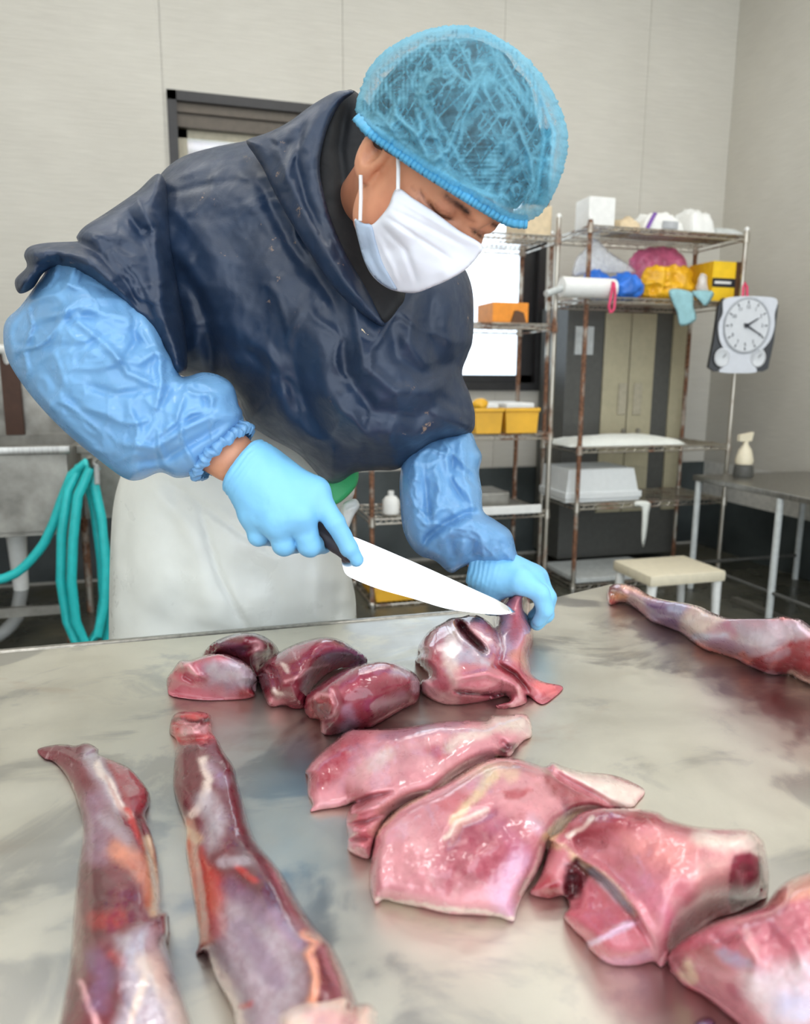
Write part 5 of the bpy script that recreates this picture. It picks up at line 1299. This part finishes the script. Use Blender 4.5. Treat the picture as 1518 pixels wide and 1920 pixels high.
# hood lying round the neck
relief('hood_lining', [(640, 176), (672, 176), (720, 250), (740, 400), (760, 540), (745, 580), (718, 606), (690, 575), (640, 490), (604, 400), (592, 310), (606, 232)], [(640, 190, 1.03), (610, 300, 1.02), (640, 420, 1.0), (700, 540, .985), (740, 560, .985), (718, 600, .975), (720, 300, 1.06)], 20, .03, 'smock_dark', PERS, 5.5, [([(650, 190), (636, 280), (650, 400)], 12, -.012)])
HOOD = relief('hood', [(664, 172), (640, 170), (618, 177), (580, 200), (545, 226), (508, 246), (468, 260), (462, 268), (478, 292), (494, 318), (512, 356), (540, 408), (578, 470), (618, 530), (656, 570), (696, 602), (716, 612), (720, 604), (702, 570), (680, 530), (650, 478), (624, 420), (604, 350), (600, 300), (614, 240), (638, 195)], [(650, 178, .985), (560, 240, 1.015), (480, 275, 1.035), (540, 350, .995), (600, 290, .98), (590, 430, .97), (650, 540, .955), (712, 604, .965)], 22, .05, 'smock_navy', PERS, 4.2,
    [([(600, 210), (572, 260), (545, 300), (530, 350)], 9, .008), ([(565, 240), (555, 300), (575, 380), (610, 450)], 8, -.008), ([(520, 260), (530, 310), (555, 380)], 10, .006), ([(500, 262), (520, 275), (550, 265)], 5, -.004), ([(540, 330), (580, 420), (640, 520), (700, 596)], 9, .007), ([(600, 400), (640, 480), (690, 560)], 6, -.005)], [((30, 30, 30), .005, 7), ((70, 70, 70), .002, 9)])
relief('drawstring', [(678, 612), (690, 622), (702, 614), (704, 620), (690, 630), (674, 618)], [(690, 620, .985)], 4, .006, 'tan_paper', PERS, 3)

# ---- white waterproof trousers, belt and boots
relief('trousers', [(228, 886), (212, 950), (206, 1050), (204, 1200), (206, 1400), (214, 1690), (300, 1705), (410, 1690), (424, 1420), (434, 1330), (446, 1420), (470, 1690), (560, 1705), (640, 1680), (664, 1420), (668, 1166), (660, 1090), (640, 1020), (648, 960), (664, 925), (660, 890), (640, 820), (560, 770), (440, 740), (320, 770), (250, 830)],
    [(430, 900, 1.335), (250, 900, 1.36), (430, 1000, 1.325), (620, 950, 1.36), (430, 1180, 1.345), (220, 1180, 1.40), (650, 1180, 1.40), (320, 1400, 1.38), (550, 1400, 1.38), (320, 1680, 1.46), (550, 1680, 1.46)], 90, .26, 'apron_white', PERS, 8,
    [([(312, 902), (380, 948), (450, 1000), (520, 1040)], 4, -.007), ([(374, 945), (388, 1005), (408, 1075), (440, 1140), (472, 1200)], 5, -.010), ([(350, 960), (368, 1040), (390, 1120), (420, 1190)], 22, .008), ([(480, 1060), (520, 1120), (540, 1200)], 24, -.008), ([(240, 900), (235, 1000), (240, 1180)], 14, -.006), ([(290, 930), (300, 1050), (290, 1180)], 30, .006), ([(600, 1040), (590, 1120), (600, 1190)], 14, .008), ([(640, 1060), (630, 1180)], 8, -.006), ([(270, 900), (330, 960), (360, 1000)], 12, .004)], [((8, 8, 8), .010, 11), ((25, 25, 25), .003, 12)])
relief('belt', [(596, 890), (640, 888), (669, 880), (670, 905), (654, 928), (628, 946), (610, 930)], [(630, 905, 1.285), (665, 890, 1.30)], 8, .02, 'belt_green', PERS, 4)
relief('strap', [(640, 950), (652, 938), (668, 936), (674, 950), (664, 966), (656, 985), (648, 1004), (640, 985)], [(655, 960, 1.29)], 6, .02, 'apron_white', PERS, 4, [([(645, 960), (668, 950)], 4, .006)])
for an, nm in ((ankR, 'R'), (ankL, 'L')):
    def boot(P, an=an):
        d = cone(P, an + np.array([0, .0, .22]), an + np.array([0, 0, -.03]), .072, .055)
        d = smin(d, ell(P, an + np.array([0, -.07, -.055]), (.052, .13, .048)), .03)
        return smax(d, .022 - P[:, 2], .006)
    V, Fs = sdf_mesh(boot, an - np.array([.12, .24, .12]), an + np.array([.12, .12, .36]), .008)
    b_ = from_arrays('boot', V, Fs, 'boot_white', PERS)
    MB().prism([(an[0] + .056 * math.cos(t) * (1 if math.sin(t) < 0 else .9), an[1] - .065 + .135 * math.sin(t)) for t in np.linspace(0, 2 * math.pi, 26)[:-1]], 0, .026, 'z').build('sole', 'sole', b_)

# ---- arm covers
def uv_noise(sc, am, sd): return (sc, am, sd)
ac_folds = [([(60, 600), (150, 575), (240, 600), (280, 650)], 9, .008), ([(30, 625), (120, 600), (180, 590)], 8, -.006), ([(130, 590), (190, 640), (230, 680)], 7, .009), ([(230, 680), (255, 640), (250, 590)], 8, -.010), ([(200, 640), (240, 700), (300, 725)], 7, .009), ([(130, 690), (190, 690), (235, 672)], 8, .007), ([(150, 720), (220, 740), (300, 730)], 8, -.007), ([(255, 690), (290, 660), (320, 670)], 9, .012), ([(310, 720), (350, 712), (390, 725)], 9, .010), ([(325, 715), (300, 760), (280, 800)], 8, -.010), ([(345, 740), (330, 790), (300, 815)], 7, .010), ([(380, 730), (390, 770), (330, 800)], 8, -.009), ([(225, 830), (290, 840), (350, 800), (420, 770)], 8, .009), ([(240, 870), (310, 860), (370, 825), (430, 790)], 8, -.010), ([(60, 720), (130, 800), (210, 875)], 7, .007), ([(80, 690), (160, 780), (230, 850)], 10, -.006), ([(150, 760), (240, 780), (270, 830)], 10, .006), ([(90, 650), (160, 650), (210, 620)], 8, -.006), ([(60, 560), (110, 530), (180, 545)], 8, .007), ([(240, 760), (260, 800), (250, 850)], 6, .006)]
AC = relief('arm_cover', [(120, 468), (78, 520), (40, 572), (12, 600), (6, 630), (12, 668), (32, 706), (70, 756), (120, 808), (180, 858), (232, 896), (262, 900), (300, 886), (330, 896), (360, 892), (378, 880), (450, 792), (446, 755), (436, 722), (412, 704), (380, 698), (350, 706), (336, 702), (330, 676), (318, 650), (300, 600), (255, 555), (200, 500)], [(100, 540, 1.0), (20, 640, 1.03), (130, 640, .98), (220, 700, .975), (260, 640, 1.0), (330, 760, .985), (400, 810, .99), (280, 860, 1.0), (150, 800, 1.0)], 78, .14, 'cover_blue', PERS, 4, ac_folds, [((14, 14, 14), .008, 21), ((10, 10, 10), .012, -22), ((22, 22, 22), .004, -27)])
def ruffle(name, p0, p1, wd, d0, nfold, parent, mat, thick=.09, seed=0):
    """gathered elastic band across an arm from p0 to p1 (pixels), bulging to both sides"""
    p0 = np.array(p0, float); p1 = np.array(p1, float); n = p1 - p0; L = np.hypot(*n); n = n / L; t = np.array([n[1], -n[0]])
    c = (at(*p0, d0) + at(*p1, d0)) / 2
    X = (at(*p1, d0) - at(*p0, d0)); R0 = np.linalg.norm(X) / 2; X = X / np.linalg.norm(X)
    A = at(*(p0 + t * 10), d0) - at(*p0, d0); A = A / np.linalg.norm(A)
    Y_ = np.cross(A, X)
    ns, nr = 144, 13; V = []; rng = np.random.RandomState(seed); ph = rng.rand(4) * 6
    for i in range(nr):
        v = i / (nr - 1)
        for k in range(ns):
            a = 2 * math.pi * k / ns
            r = R0 * (1 + .08 * math.sin(v * math.pi * 3)) + .0035 * math.sin(nfold * a + ph[0]) * math.sin(math.pi * v) + .002 * math.sin(nfold * 1.7 * a + ph[1] + v * 4)
            if i in (0, nr - 1): r -= .006
            V.append(c + A * ((v - .5) * wd + .002 * math.sin(nfold * .5 * a + ph[2])) + X * (r * math.cos(a)) + Y_ * (r * thick / (2 * R0) * 1.0 * math.sin(a)))
    Fq = [(i * ns + k, i * ns + (k + 1) % ns, (i + 1) * ns + (k + 1) % ns, (i + 1) * ns + k) for i in range(nr - 1) for k in range(ns)]
    return from_arrays(name, V, Fq, mat, parent)
ruffle('cuff', (355, 882), (456, 788), .042, 1.06, 26, AC, 'cover_blue', .10, 1)
AC2 = relief('arm_cover', [(764, 846), (820, 818), (876, 806), (894, 836), (903, 856), (898, 885), (903, 920), (906, 958), (930, 976), (956, 996), (966, 1028), (969, 1058), (930, 1058), (890, 1056), (866, 1064), (844, 1074), (816, 1052), (788, 1042), (768, 1022), (755, 990), (750, 940), (750, 890)], [(830, 850, 1.17), (770, 900, 1.16), (880, 900, 1.18), (830, 960, 1.16), (790, 1020, 1.18), (880, 1000, 1.15), (940, 1020, 1.165), (860, 1050, 1.17)], 48, .125, 'cover_blue', PERS, 3.6,
    [([(788, 1042), (800, 1010), (830, 985), (870, 964), (906, 960)], 7, -.018), ([(800, 1030), (840, 1000), (880, 980), (925, 985)], 11, .012), ([(795, 880), (800, 940), (806, 990)], 6, -.010), ([(780, 860), (778, 930), (775, 990)], 8, .007), ([(812, 870), (825, 910), (812, 960)], 8, .010), ([(850, 840), (845, 900), (870, 945)], 6, -.010), ([(866, 850), (872, 900), (890, 950)], 7, .009), ([(835, 850), (840, 880), (860, 910)], 6, .007), ([(845, 1010), (850, 1040), (840, 1060)], 6, -.010), ([(868, 1008), (866, 1045)], 8, .009), ([(890, 1010), (884, 1040), (900, 1052)], 6, -.009), ([(915, 1005), (912, 1040), (930, 1052)], 7, .008), ([(940, 1010), (945, 1050)], 6, -.006), ([(770, 960), (800, 975), (830, 950)], 7, .006)],
    [((20, 20, 20), .007, 31), ((13, 13, 13), .010, -32), ((28, 28, 28), .0035, -37)])

# ---- gloved hands
def hand_mesh(name, parts, kfing, lo_hi, parent, pad=.05, h=.0022):
    pts = np.array(lo_hi); 
    V, Fs = sdf_mesh(parts, pts.min(0) - pad, pts.max(0) + pad, h)
    return from_arrays(name, V, Fs, 'glove_blue', parent)
def chain(P, pts, rs, k=.004):
    d = None
    for i in range(len(pts) - 1):
        e = cone(P, pts[i], pts[i + 1], rs[i], rs[i + 1]); d = e if d is None else smin(d, e, k)
    return d
W = at(440, 858, 1.062)
rM = {'i': at(588, 922, 1.045), 'm': at(562, 962, 1.035), 'r': at(520, 976, 1.04), 'p': at(478, 962, 1.055)}
rF = {'i': [rM['i'], at(628, 980, 1.038), at(654, 1028, 1.048), at(668, 1050, 1.056)],
      'm': [rM['m'], at(580, 1022, 1.05), at(604, 1020, 1.09), at(590, 985, 1.11)],
      'r': [rM['r'], at(532, 1020, 1.05), at(556, 1020, 1.09), at(548, 985, 1.11)],
      'p': [rM['p'], at(484, 1004, 1.06), at(508, 1008, 1.095), at(506, 978, 1.11)]}
rT = [at(500, 880, 1.09), at(566, 918, 1.11), at(612, 962, 1.105), at(640, 996, 1.09)]
hc = [at(656, 1040, 1.060), at(630, 1020, 1.072), at(580, 985, 1.082), at(530, 952, 1.085), at(492, 926, 1.087)]
def hsd(P): return chain(P, hc, [.012, .0125, .014, .0135, .016], .004)
def rhand(P):
    d = chain(P, [at(425, 846, 1.062), W, at(500, 905, 1.055)], [.044, .043, .042])
    for key, r in (('i', .024), ('m', .026), ('r', .026), ('p', .024)):
        d = smin(d, cone(P, at(480, 892, 1.06), rM[key], .036, r), .02)
    d = smin(d, cone(P, at(500, 905, 1.08), at(540, 930, 1.075), .04, .036), .02)
    f = chain(P, rF['i'], [.0185, .0142, .0125, .0105])
    for key in 'mrp':
        f = np.minimum(f, chain(P, rF[key], [.020, .0165, .0135, .011] if key != 'p' else [.019, .0150, .012, .010]))
    d = smin(d, f, .009)
    d = smin(d, chain(P, rT, [.024, .020, .015, .012]), .008)
    cut_ = (P - at(441, 861, 1.062)) @ ((at(500, 905, 1.062) - at(441, 861, 1.062)) / np.linalg.norm(at(500, 905, 1.062) - at(441, 861, 1.062)))
    d = d - .0011 * np.sin(cut_ * 900 + 3 * fbm(P * 40, 2, 3)) * np.exp(-(cut_ / .03) ** 2) - .0014 * fbm(P * 45, 3, 5)
    d = smax(d, .001 - hsd(P), .002)                  # the grip closes round the handle
    return smax(d, .010 - cut_, .003)
hand_mesh('glove', rhand, None, [W, *rM.values(), *sum(rF.values(), []), *rT], PERS)
lW = at(905, 1058, 1.235)
lM = {'i': at(972, 1088, 1.195), 'm': at(992, 1084, 1.215), 'r': at(1002, 1084, 1.237), 'p': at(1000, 1086, 1.258)}
lF = {'i': [lM['i'], at(1012, 1112, 1.185), at(1022, 1144, 1.19), at(1010, 1164, 1.20)],
      'm': [lM['m'], at(1024, 1118, 1.21), at(1024, 1152, 1.215), at(1006, 1170, 1.222)],
      'r': [lM['r'], at(1026, 1120, 1.235), at(1022, 1154, 1.24), at(1004, 1168, 1.245)],
      'p': [lM['p'], at(1018, 1116, 1.256), at(1016, 1142, 1.26), at(1000, 1156, 1.262)]}
lT = [at(905, 1085, 1.222), at(915, 1115, 1.228), at(919, 1136, 1.238), at(934, 1143, 1.246)]
def lhand(P):
    d = chain(P, [at(896, 1046, 1.24), lW, at(935, 1080, 1.225)], [.038, .036, .035])
    for key, r in (('i', .022), ('m', .023), ('r', .022), ('p', .020)):
        d = smin(d, cone(P, at(925, 1072, 1.23), lM[key], .032, r), .018)
    f = chain(P, lF['i'], [.0190, .0150, .0128, .0105])
    for key in 'mrp': f = np.minimum(f, chain(P, lF[key], [.018, .0148, .0125, .0105]))
    d = smin(d, f, .008)
    d = smin(d, chain(P, lT, [.026, .019, .015, .0115]), .012)
    ax = (lM['m'] - lW) / np.linalg.norm(lM['m'] - lW)
    cut_ = (P - at(898, 1056, 1.235)) @ ax
    d = d - .0010 * np.sin(cut_ * 800 + 3 * fbm(P * 40, 2, 3)) * np.exp(-(cut_ / .03) ** 2) - .0014 * fbm(P * 45, 3, 6)
    return smax(d, -cut_ - .012, .003)
hand_mesh('glove', lhand, None, [lW, *lM.values(), *sum(lF.values(), []), *lT], PERS)

# ---- knife
KN = empty('knife', tuple(at(650, 1045, 1.07)), 'wide bright chef knife held in the gloved right hand', 'knife')
sp_ = [(640, 1000), (666, 1008), (712, 1027), (795, 1063), (887, 1105), (933, 1126), (966, 1147)]
eg_ = [(966, 1147), (945, 1152), (910, 1151), (841, 1142), (776, 1123), (712, 1105), (668, 1088), (650, 1078), (644, 1068), (640, 1050)]
kd = lambda x: 1.062 + (x - 640) / 326 * .103
ns = 60
S_ = smooth_poly(sp_, 4, False); E_ = smooth_poly(eg_[::-1], 4, False)
def resamp(p, n):
    L = np.concatenate([[0], np.cumsum(np.hypot(*np.diff(p, axis=0).T))]); t = np.linspace(0, L[-1], n)
    return np.stack([np.interp(t, L, p[:, 0]), np.interp(t, L, p[:, 1])], 1)
S_, E_ = resamp(S_, ns), resamp(E_, ns)
nrm = np.cross(at(966, 1147, kd(966)) - at(645, 1060, kd(645)), at(666, 1008, kd(666) + .009) - at(645, 1060, kd(645))); nrm /= np.linalg.norm(nrm)
V = []; Fq = []; rows = (0, .06, .5, .93, 1.0); th = (.0010, .0011, .0009, .0005, .00005)
for sgn in (1, -1):
    for a, b in zip(S_, E_):
        for r_, t_ in zip(rows, th):
            p = a * (1 - r_) + b * r_
            V.append(at(p[0], p[1], kd(p[0]) + .009 * (1 - r_)) + nrm * sgn * t_)
nr = len(rows); N = ns * nr
for i in range(ns - 1):
    for j in range(nr - 1):
        a = i * nr + j; Fq.append((a, a + 1, a + nr + 1, a + nr)); Fq.append((N + a, N + a + nr, N + a + nr + 1, N + a + 1))
    Fq.append((i * nr, (i + 1) * nr, N + (i + 1) * nr, N + i * nr)); Fq.append((i * nr + nr - 1, N + i * nr + nr - 1, N + (i + 1) * nr + nr - 1, (i + 1) * nr + nr - 1))
o = from_arrays('blade', V, Fq, 'blade', KN, True); o.data.set_sharp_from_angle(angle=rad(30))
V, Fs = sdf_mesh(hsd, np.min(hc, 0) - .03, np.max(hc, 0) + .03, .003)
from_arrays('handle', V, Fs, 'knife_handle', KN)

# ---- hair net
def fd(x, y, dflt): 
    v = face_depth(x, y); return v if v is not None else dflt
NET = [(666, 196), (676, 165), (692, 128), (730, 88), (790, 58), (850, 47), (905, 56), (960, 86), (1005, 126), (1038, 175), (1058, 222), (1065, 268), (1056, 318), (1040, 360), (1018, 396), (988, 415), (955, 411), (905, 384), (850, 350), (790, 312), (735, 274), (695, 244), (672, 220)]
band = [(672, 216), (695, 241), (735, 270), (790, 308), (850, 346), (905, 380), (955, 408), (988, 413)]
bd_ = [fd(x, y, .86) - .012 for x, y in band[:-1]]
bd_ = [bd_[0]] + bd_[1:]; bd_.append(bd_[-1] + .03)
NT_T = .17
ctrl = [(x, y, d - NT_T / 2) for (x, y), d in zip(band, bd_)] + [(x, y, d - NT_T / 2) for x, y, d in [(676, 165, .90), (730, 88, .92), (850, 47, .90), (960, 86, .86), (1038, 175, .83), (1065, 268, .82), (1040, 360, .82)]] + [*[(x, y, hair_depth(x, y) - .012) for x, y in [(865, 210), (950, 280), (780, 200), (840, 110), (760, 130), (930, 150), (990, 220), (900, 330), (720, 190)] if hair_depth(x, y)]]
rng = np.random.RandomState(5)
nf = []
for k in range(14):
    cx_, cy_ = rng.uniform(720, 1030), rng.uniform(80, 370)
    a = rng.choice([.75, -.6, 1.2, .1]) + rng.randn() * .35; L = rng.uniform(22, 60)
    p = [(cx_ + math.cos(a) * t * L + 8 * math.sin(t * 5 + k), cy_ + math.sin(a) * t * L + 6 * math.cos(t * 4 + k)) for t in np.linspace(-1, 1, 5)]
    nf.append((p, rng.uniform(2.2, 3.2), rng.uniform(.002, .004)))
nf += [([(735, 180), (745, 220), (780, 250), (800, 290)], 8, .010), ([(780, 205), (790, 245), (775, 260)], 7, .008), ([(930, 165), (970, 230), (995, 300), (1000, 350)], 7, .010), ([(980, 110), (1010, 180), (1020, 260), (1005, 370)], 6, -.008), ([(940, 75), (1000, 150), (1040, 250), (1030, 350)], 7, .006), ([(800, 310), (840, 280), (860, 230)], 8, .007), ([(820, 325), (870, 345), (930, 370)], 9, .010), ([(720, 150), (740, 200), (730, 250)], 7, .007), ([(700, 140), (800, 85), (900, 70)], 8, .005), ([(960, 405), (965, 380), (960, 350)], 4, .004), ([(980, 408), (985, 380), (990, 350)], 4, .004), ([(940, 395), (950, 370)], 4, .004)]
def thick_attr(x, y, P):
    s = np.zeros(len(x))
    for p, w_, a in nf:
        d, _ = poly_dist(x, y, p); s = np.maximum(s, np.clip(abs(a) / .006, .3, 1) * np.exp(-(d / (w_ * .8)) ** 2))
    de, _ = poly_dist(x, y, NET, True)
    dbn, _ = poly_dist(x, y, band)
    def rset(a, s1, s2, sd): return ridge(np.stack([(x * math.cos(a) + y * math.sin(a)) / s1, (-x * math.sin(a) + y * math.cos(a)) / s2, 0 * x], 1), sd, 5)
    rs_ = np.maximum(np.maximum(rset(.6, 22, 80, 41), rset(-.5, 30, 110, 47)), .5 * rset(1.3, 18, 50, 44))
    s = np.maximum(s * .45, .5 * rs_ * sstep(5, 30, de)); s = np.maximum(s, .5 * np.exp(-(de / 20) ** 2)); s = np.maximum(s, .5 * np.exp(-(dbn / 30) ** 2))
    return np.clip(s + .10 * fbm(np.stack([x / 18, y / 18, 0 * x], 1), 3, 4), 0, .8)
HN = relief('hair_net', NET, ctrl, 150, NT_T, 'net_blue', PERS, 3.0, nf, [((40, 40, 40), .004, 41), ((30, 30, 30), .004, -43)], rough=.9, attrs={'thick': thick_attr}, over=(_gx, _gy, _gd))
# gathered elastic edge
bp = smooth_poly([(x, y, d) for (x, y), d in zip(band, bd_)], 2, False)
V = []; Fq = []
wv = [(-9, .002), (-5, -.0035), (0, -.0045), (6, -.0035), (10, .002)]
tg = np.gradient(bp[:, :2], axis=0); tg /= np.linalg.norm(tg, axis=1)[:, None]
for i, (p, t) in enumerate(zip(bp, tg)):
    nn = np.array([-t[1], t[0]]); rf = .0016 * math.sin(i * 1.45)
    for o_, dz in wv:
        q = p[:2] - nn * (o_ - 4); V.append(at(q[0], q[1], p[2] + dz - .004 + rf))
nw = len(wv)
for i in range(len(bp) - 1):
    for j in range(nw - 1): Fq.append((i * nw + j, i * nw + j + 1, (i + 1) * nw + j + 1, (i + 1) * nw + j))
eb = from_arrays('elastic_band', V, Fq, 'net_band' if 'net_band' in MATS else cloth_mat('net_band', (86, 172, 214), .6, .1).m, HN)
sd = eb.modifiers.new('solid', 'SOLIDIFY'); sd.thickness = .0025

# ---- face mask
def hpx(x, y, z):
    a, b, d = proj(hw(x, y, z)); return (float(a[0]), float(b[0]), float(d[0]))
MKO = [(744, 353), (775, 372), (815, 398), (858, 430), (903, 459), (896, 480), (872, 506), (842, 524), (815, 536), (784, 548), (762, 549), (730, 542), (702, 522), (685, 495), (674, 460), (664, 412), (680, 418), (697, 421), (714, 405), (728, 386)]
mk = [hpx(-.066, .0, .052), hpx(-.060, -.060, .020), hpx(0, .014, .116), hpx(0, -.030, .130), hpx(0, -.075, .120), hpx(0, -.112, .095), hpx(-.040, -.035, .100), hpx(-.045, -.090, .065), hpx(-.03, .0, .104)]
mk = [(a, b, d - .006) for a, b, d in mk]
_t = tps(mk); gx_, gy_ = np.meshgrid(np.arange(668, 905, 14.), np.arange(356, 552, 14.)); gx_ = gx_.ravel(); gy_ = gy_.ravel()
ins_ = inside(gx_, gy_, MKO); gx_ = gx_[ins_]; gy_ = gy_[ins_]; gd_ = _t(gx_, gy_)
mk = [(a, b, min(float(d), fd(a, b, 9) - .010)) for a, b, d in zip(gx_, gy_, gd_)]
MK = relief('face_mask', MKO, mk, 7, .006, 'mask_white', PERS, 4, [([(712, 420), (760, 470), (780, 528)], 5, -.004), ([(722, 405), (790, 450), (850, 490)], 4, -.003), ([(730, 390), (800, 425), (870, 462)], 4, -.002), ([(705, 440), (735, 500), (748, 540)], 5, .003), ([(740, 370), (800, 405), (890, 458)], 5, .002)], [((40, 40, 40), .0015, 51)])
mdep = tps(mk)
def strip(pts, wd, name, mat):
    p = smooth_poly(pts, 4, False); d = mdep(p[:, 0], p[:, 1]) - .0035
    return MB().tube([tuple(at(a, b, c)) for (a, b), c in zip(p, d)], wd, 8).build(name, mat, MK, True)
ol = [(665, 413), (682, 419), (696, 422), (704, 450), (716, 490), (732, 520), (744, 543), (724, 538), (700, 518), (684, 492), (674, 460)]
relief('mask_side_strip', ol, [(a, b, d - .0025) for a, b, d in mk], 4, .004, 'mask_strip', MK, 4, [([(684, 430), (694, 480), (720, 530)], 3, -.002)])
for (x0, y0), (x1, y1) in (((746, 356), (745, 276)), ((675, 414), (676, 328))):
    ds = [fd(x0 + (x1 - x0) * t, y0 + (y1 - y0) * t, .86) for t in (0, .5, 1)]
    d0 = min(float(mdep(np.array([x0]), np.array([y0]))[0]) - .003, ds[0] - .004)
    MB().tube([tuple(at(x0, y0, d0)), tuple(at(x0 + .5 * (x1 - x0) + 1, (y0 + y1) / 2, min(ds[1] - .004, (d0 + ds[2]) / 2))), tuple(at(x1, y1, ds[2] - .003))], .0022, 8).build('ear_loop', 'loop_white', MK, True)


# ------------------------------------------------------------------ soft meat gives way where it is pressed by its neighbour
from mathutils.bvhtree import BVHTree
def press(soft, hard):
    """vertices of the soft piece that lie inside the hard one are laid on its surface"""
    bpy.context.view_layer.update()
    me = hard.data
    B = BVHTree.FromPolygons([hard.matrix_world @ v.co for v in me.vertices], [tuple(p.vertices) for p in me.polygons])
    P = np.array([tuple(hard.matrix_world @ v.co) for v in me.vertices]); lo, hi = P.min(0), P.max(0)
    mw = soft.matrix_world; mi = mw.inverted(); cnt = 0
    dirs = [Vector((.13, .29, 1)).normalized(), Vector((-.31, .17, 1)).normalized(), Vector((.9, -.2, .4)).normalized()]
    for v in soft.data.vertices:
        q = mw @ v.co
        if any(q[i] < lo[i] or q[i] > hi[i] for i in range(3)): continue
        votes = 0
        for dr in dirs:
            p = q.copy(); c = 0
            while c < 30:
                hit = B.ray_cast(p, dr)
                if hit[0] is None: break
                c += 1; p = hit[0] + dr * 1e-5
            votes += c % 2
        if votes >= 2:
            loc = B.find_nearest(q)[0]
            if loc is not None:
                if loc.z < TZ + .0005 and soft.name != 'x': loc.z = TZ + .0005
                v.co = mi @ loc; cnt += 1
    soft.data.update()
    return cnt
GL2 = [o for o in PERS.children if o.name.startswith('glove')][-1]
for a, b in ((11, 12), (11, 13), (12, 13), (13, 14), (15, 14), (14, 21), (21, 22), (22, 23), (23, 24)): press(CUTS[a], CUTS[b])
press(CUTS[15], GL2)
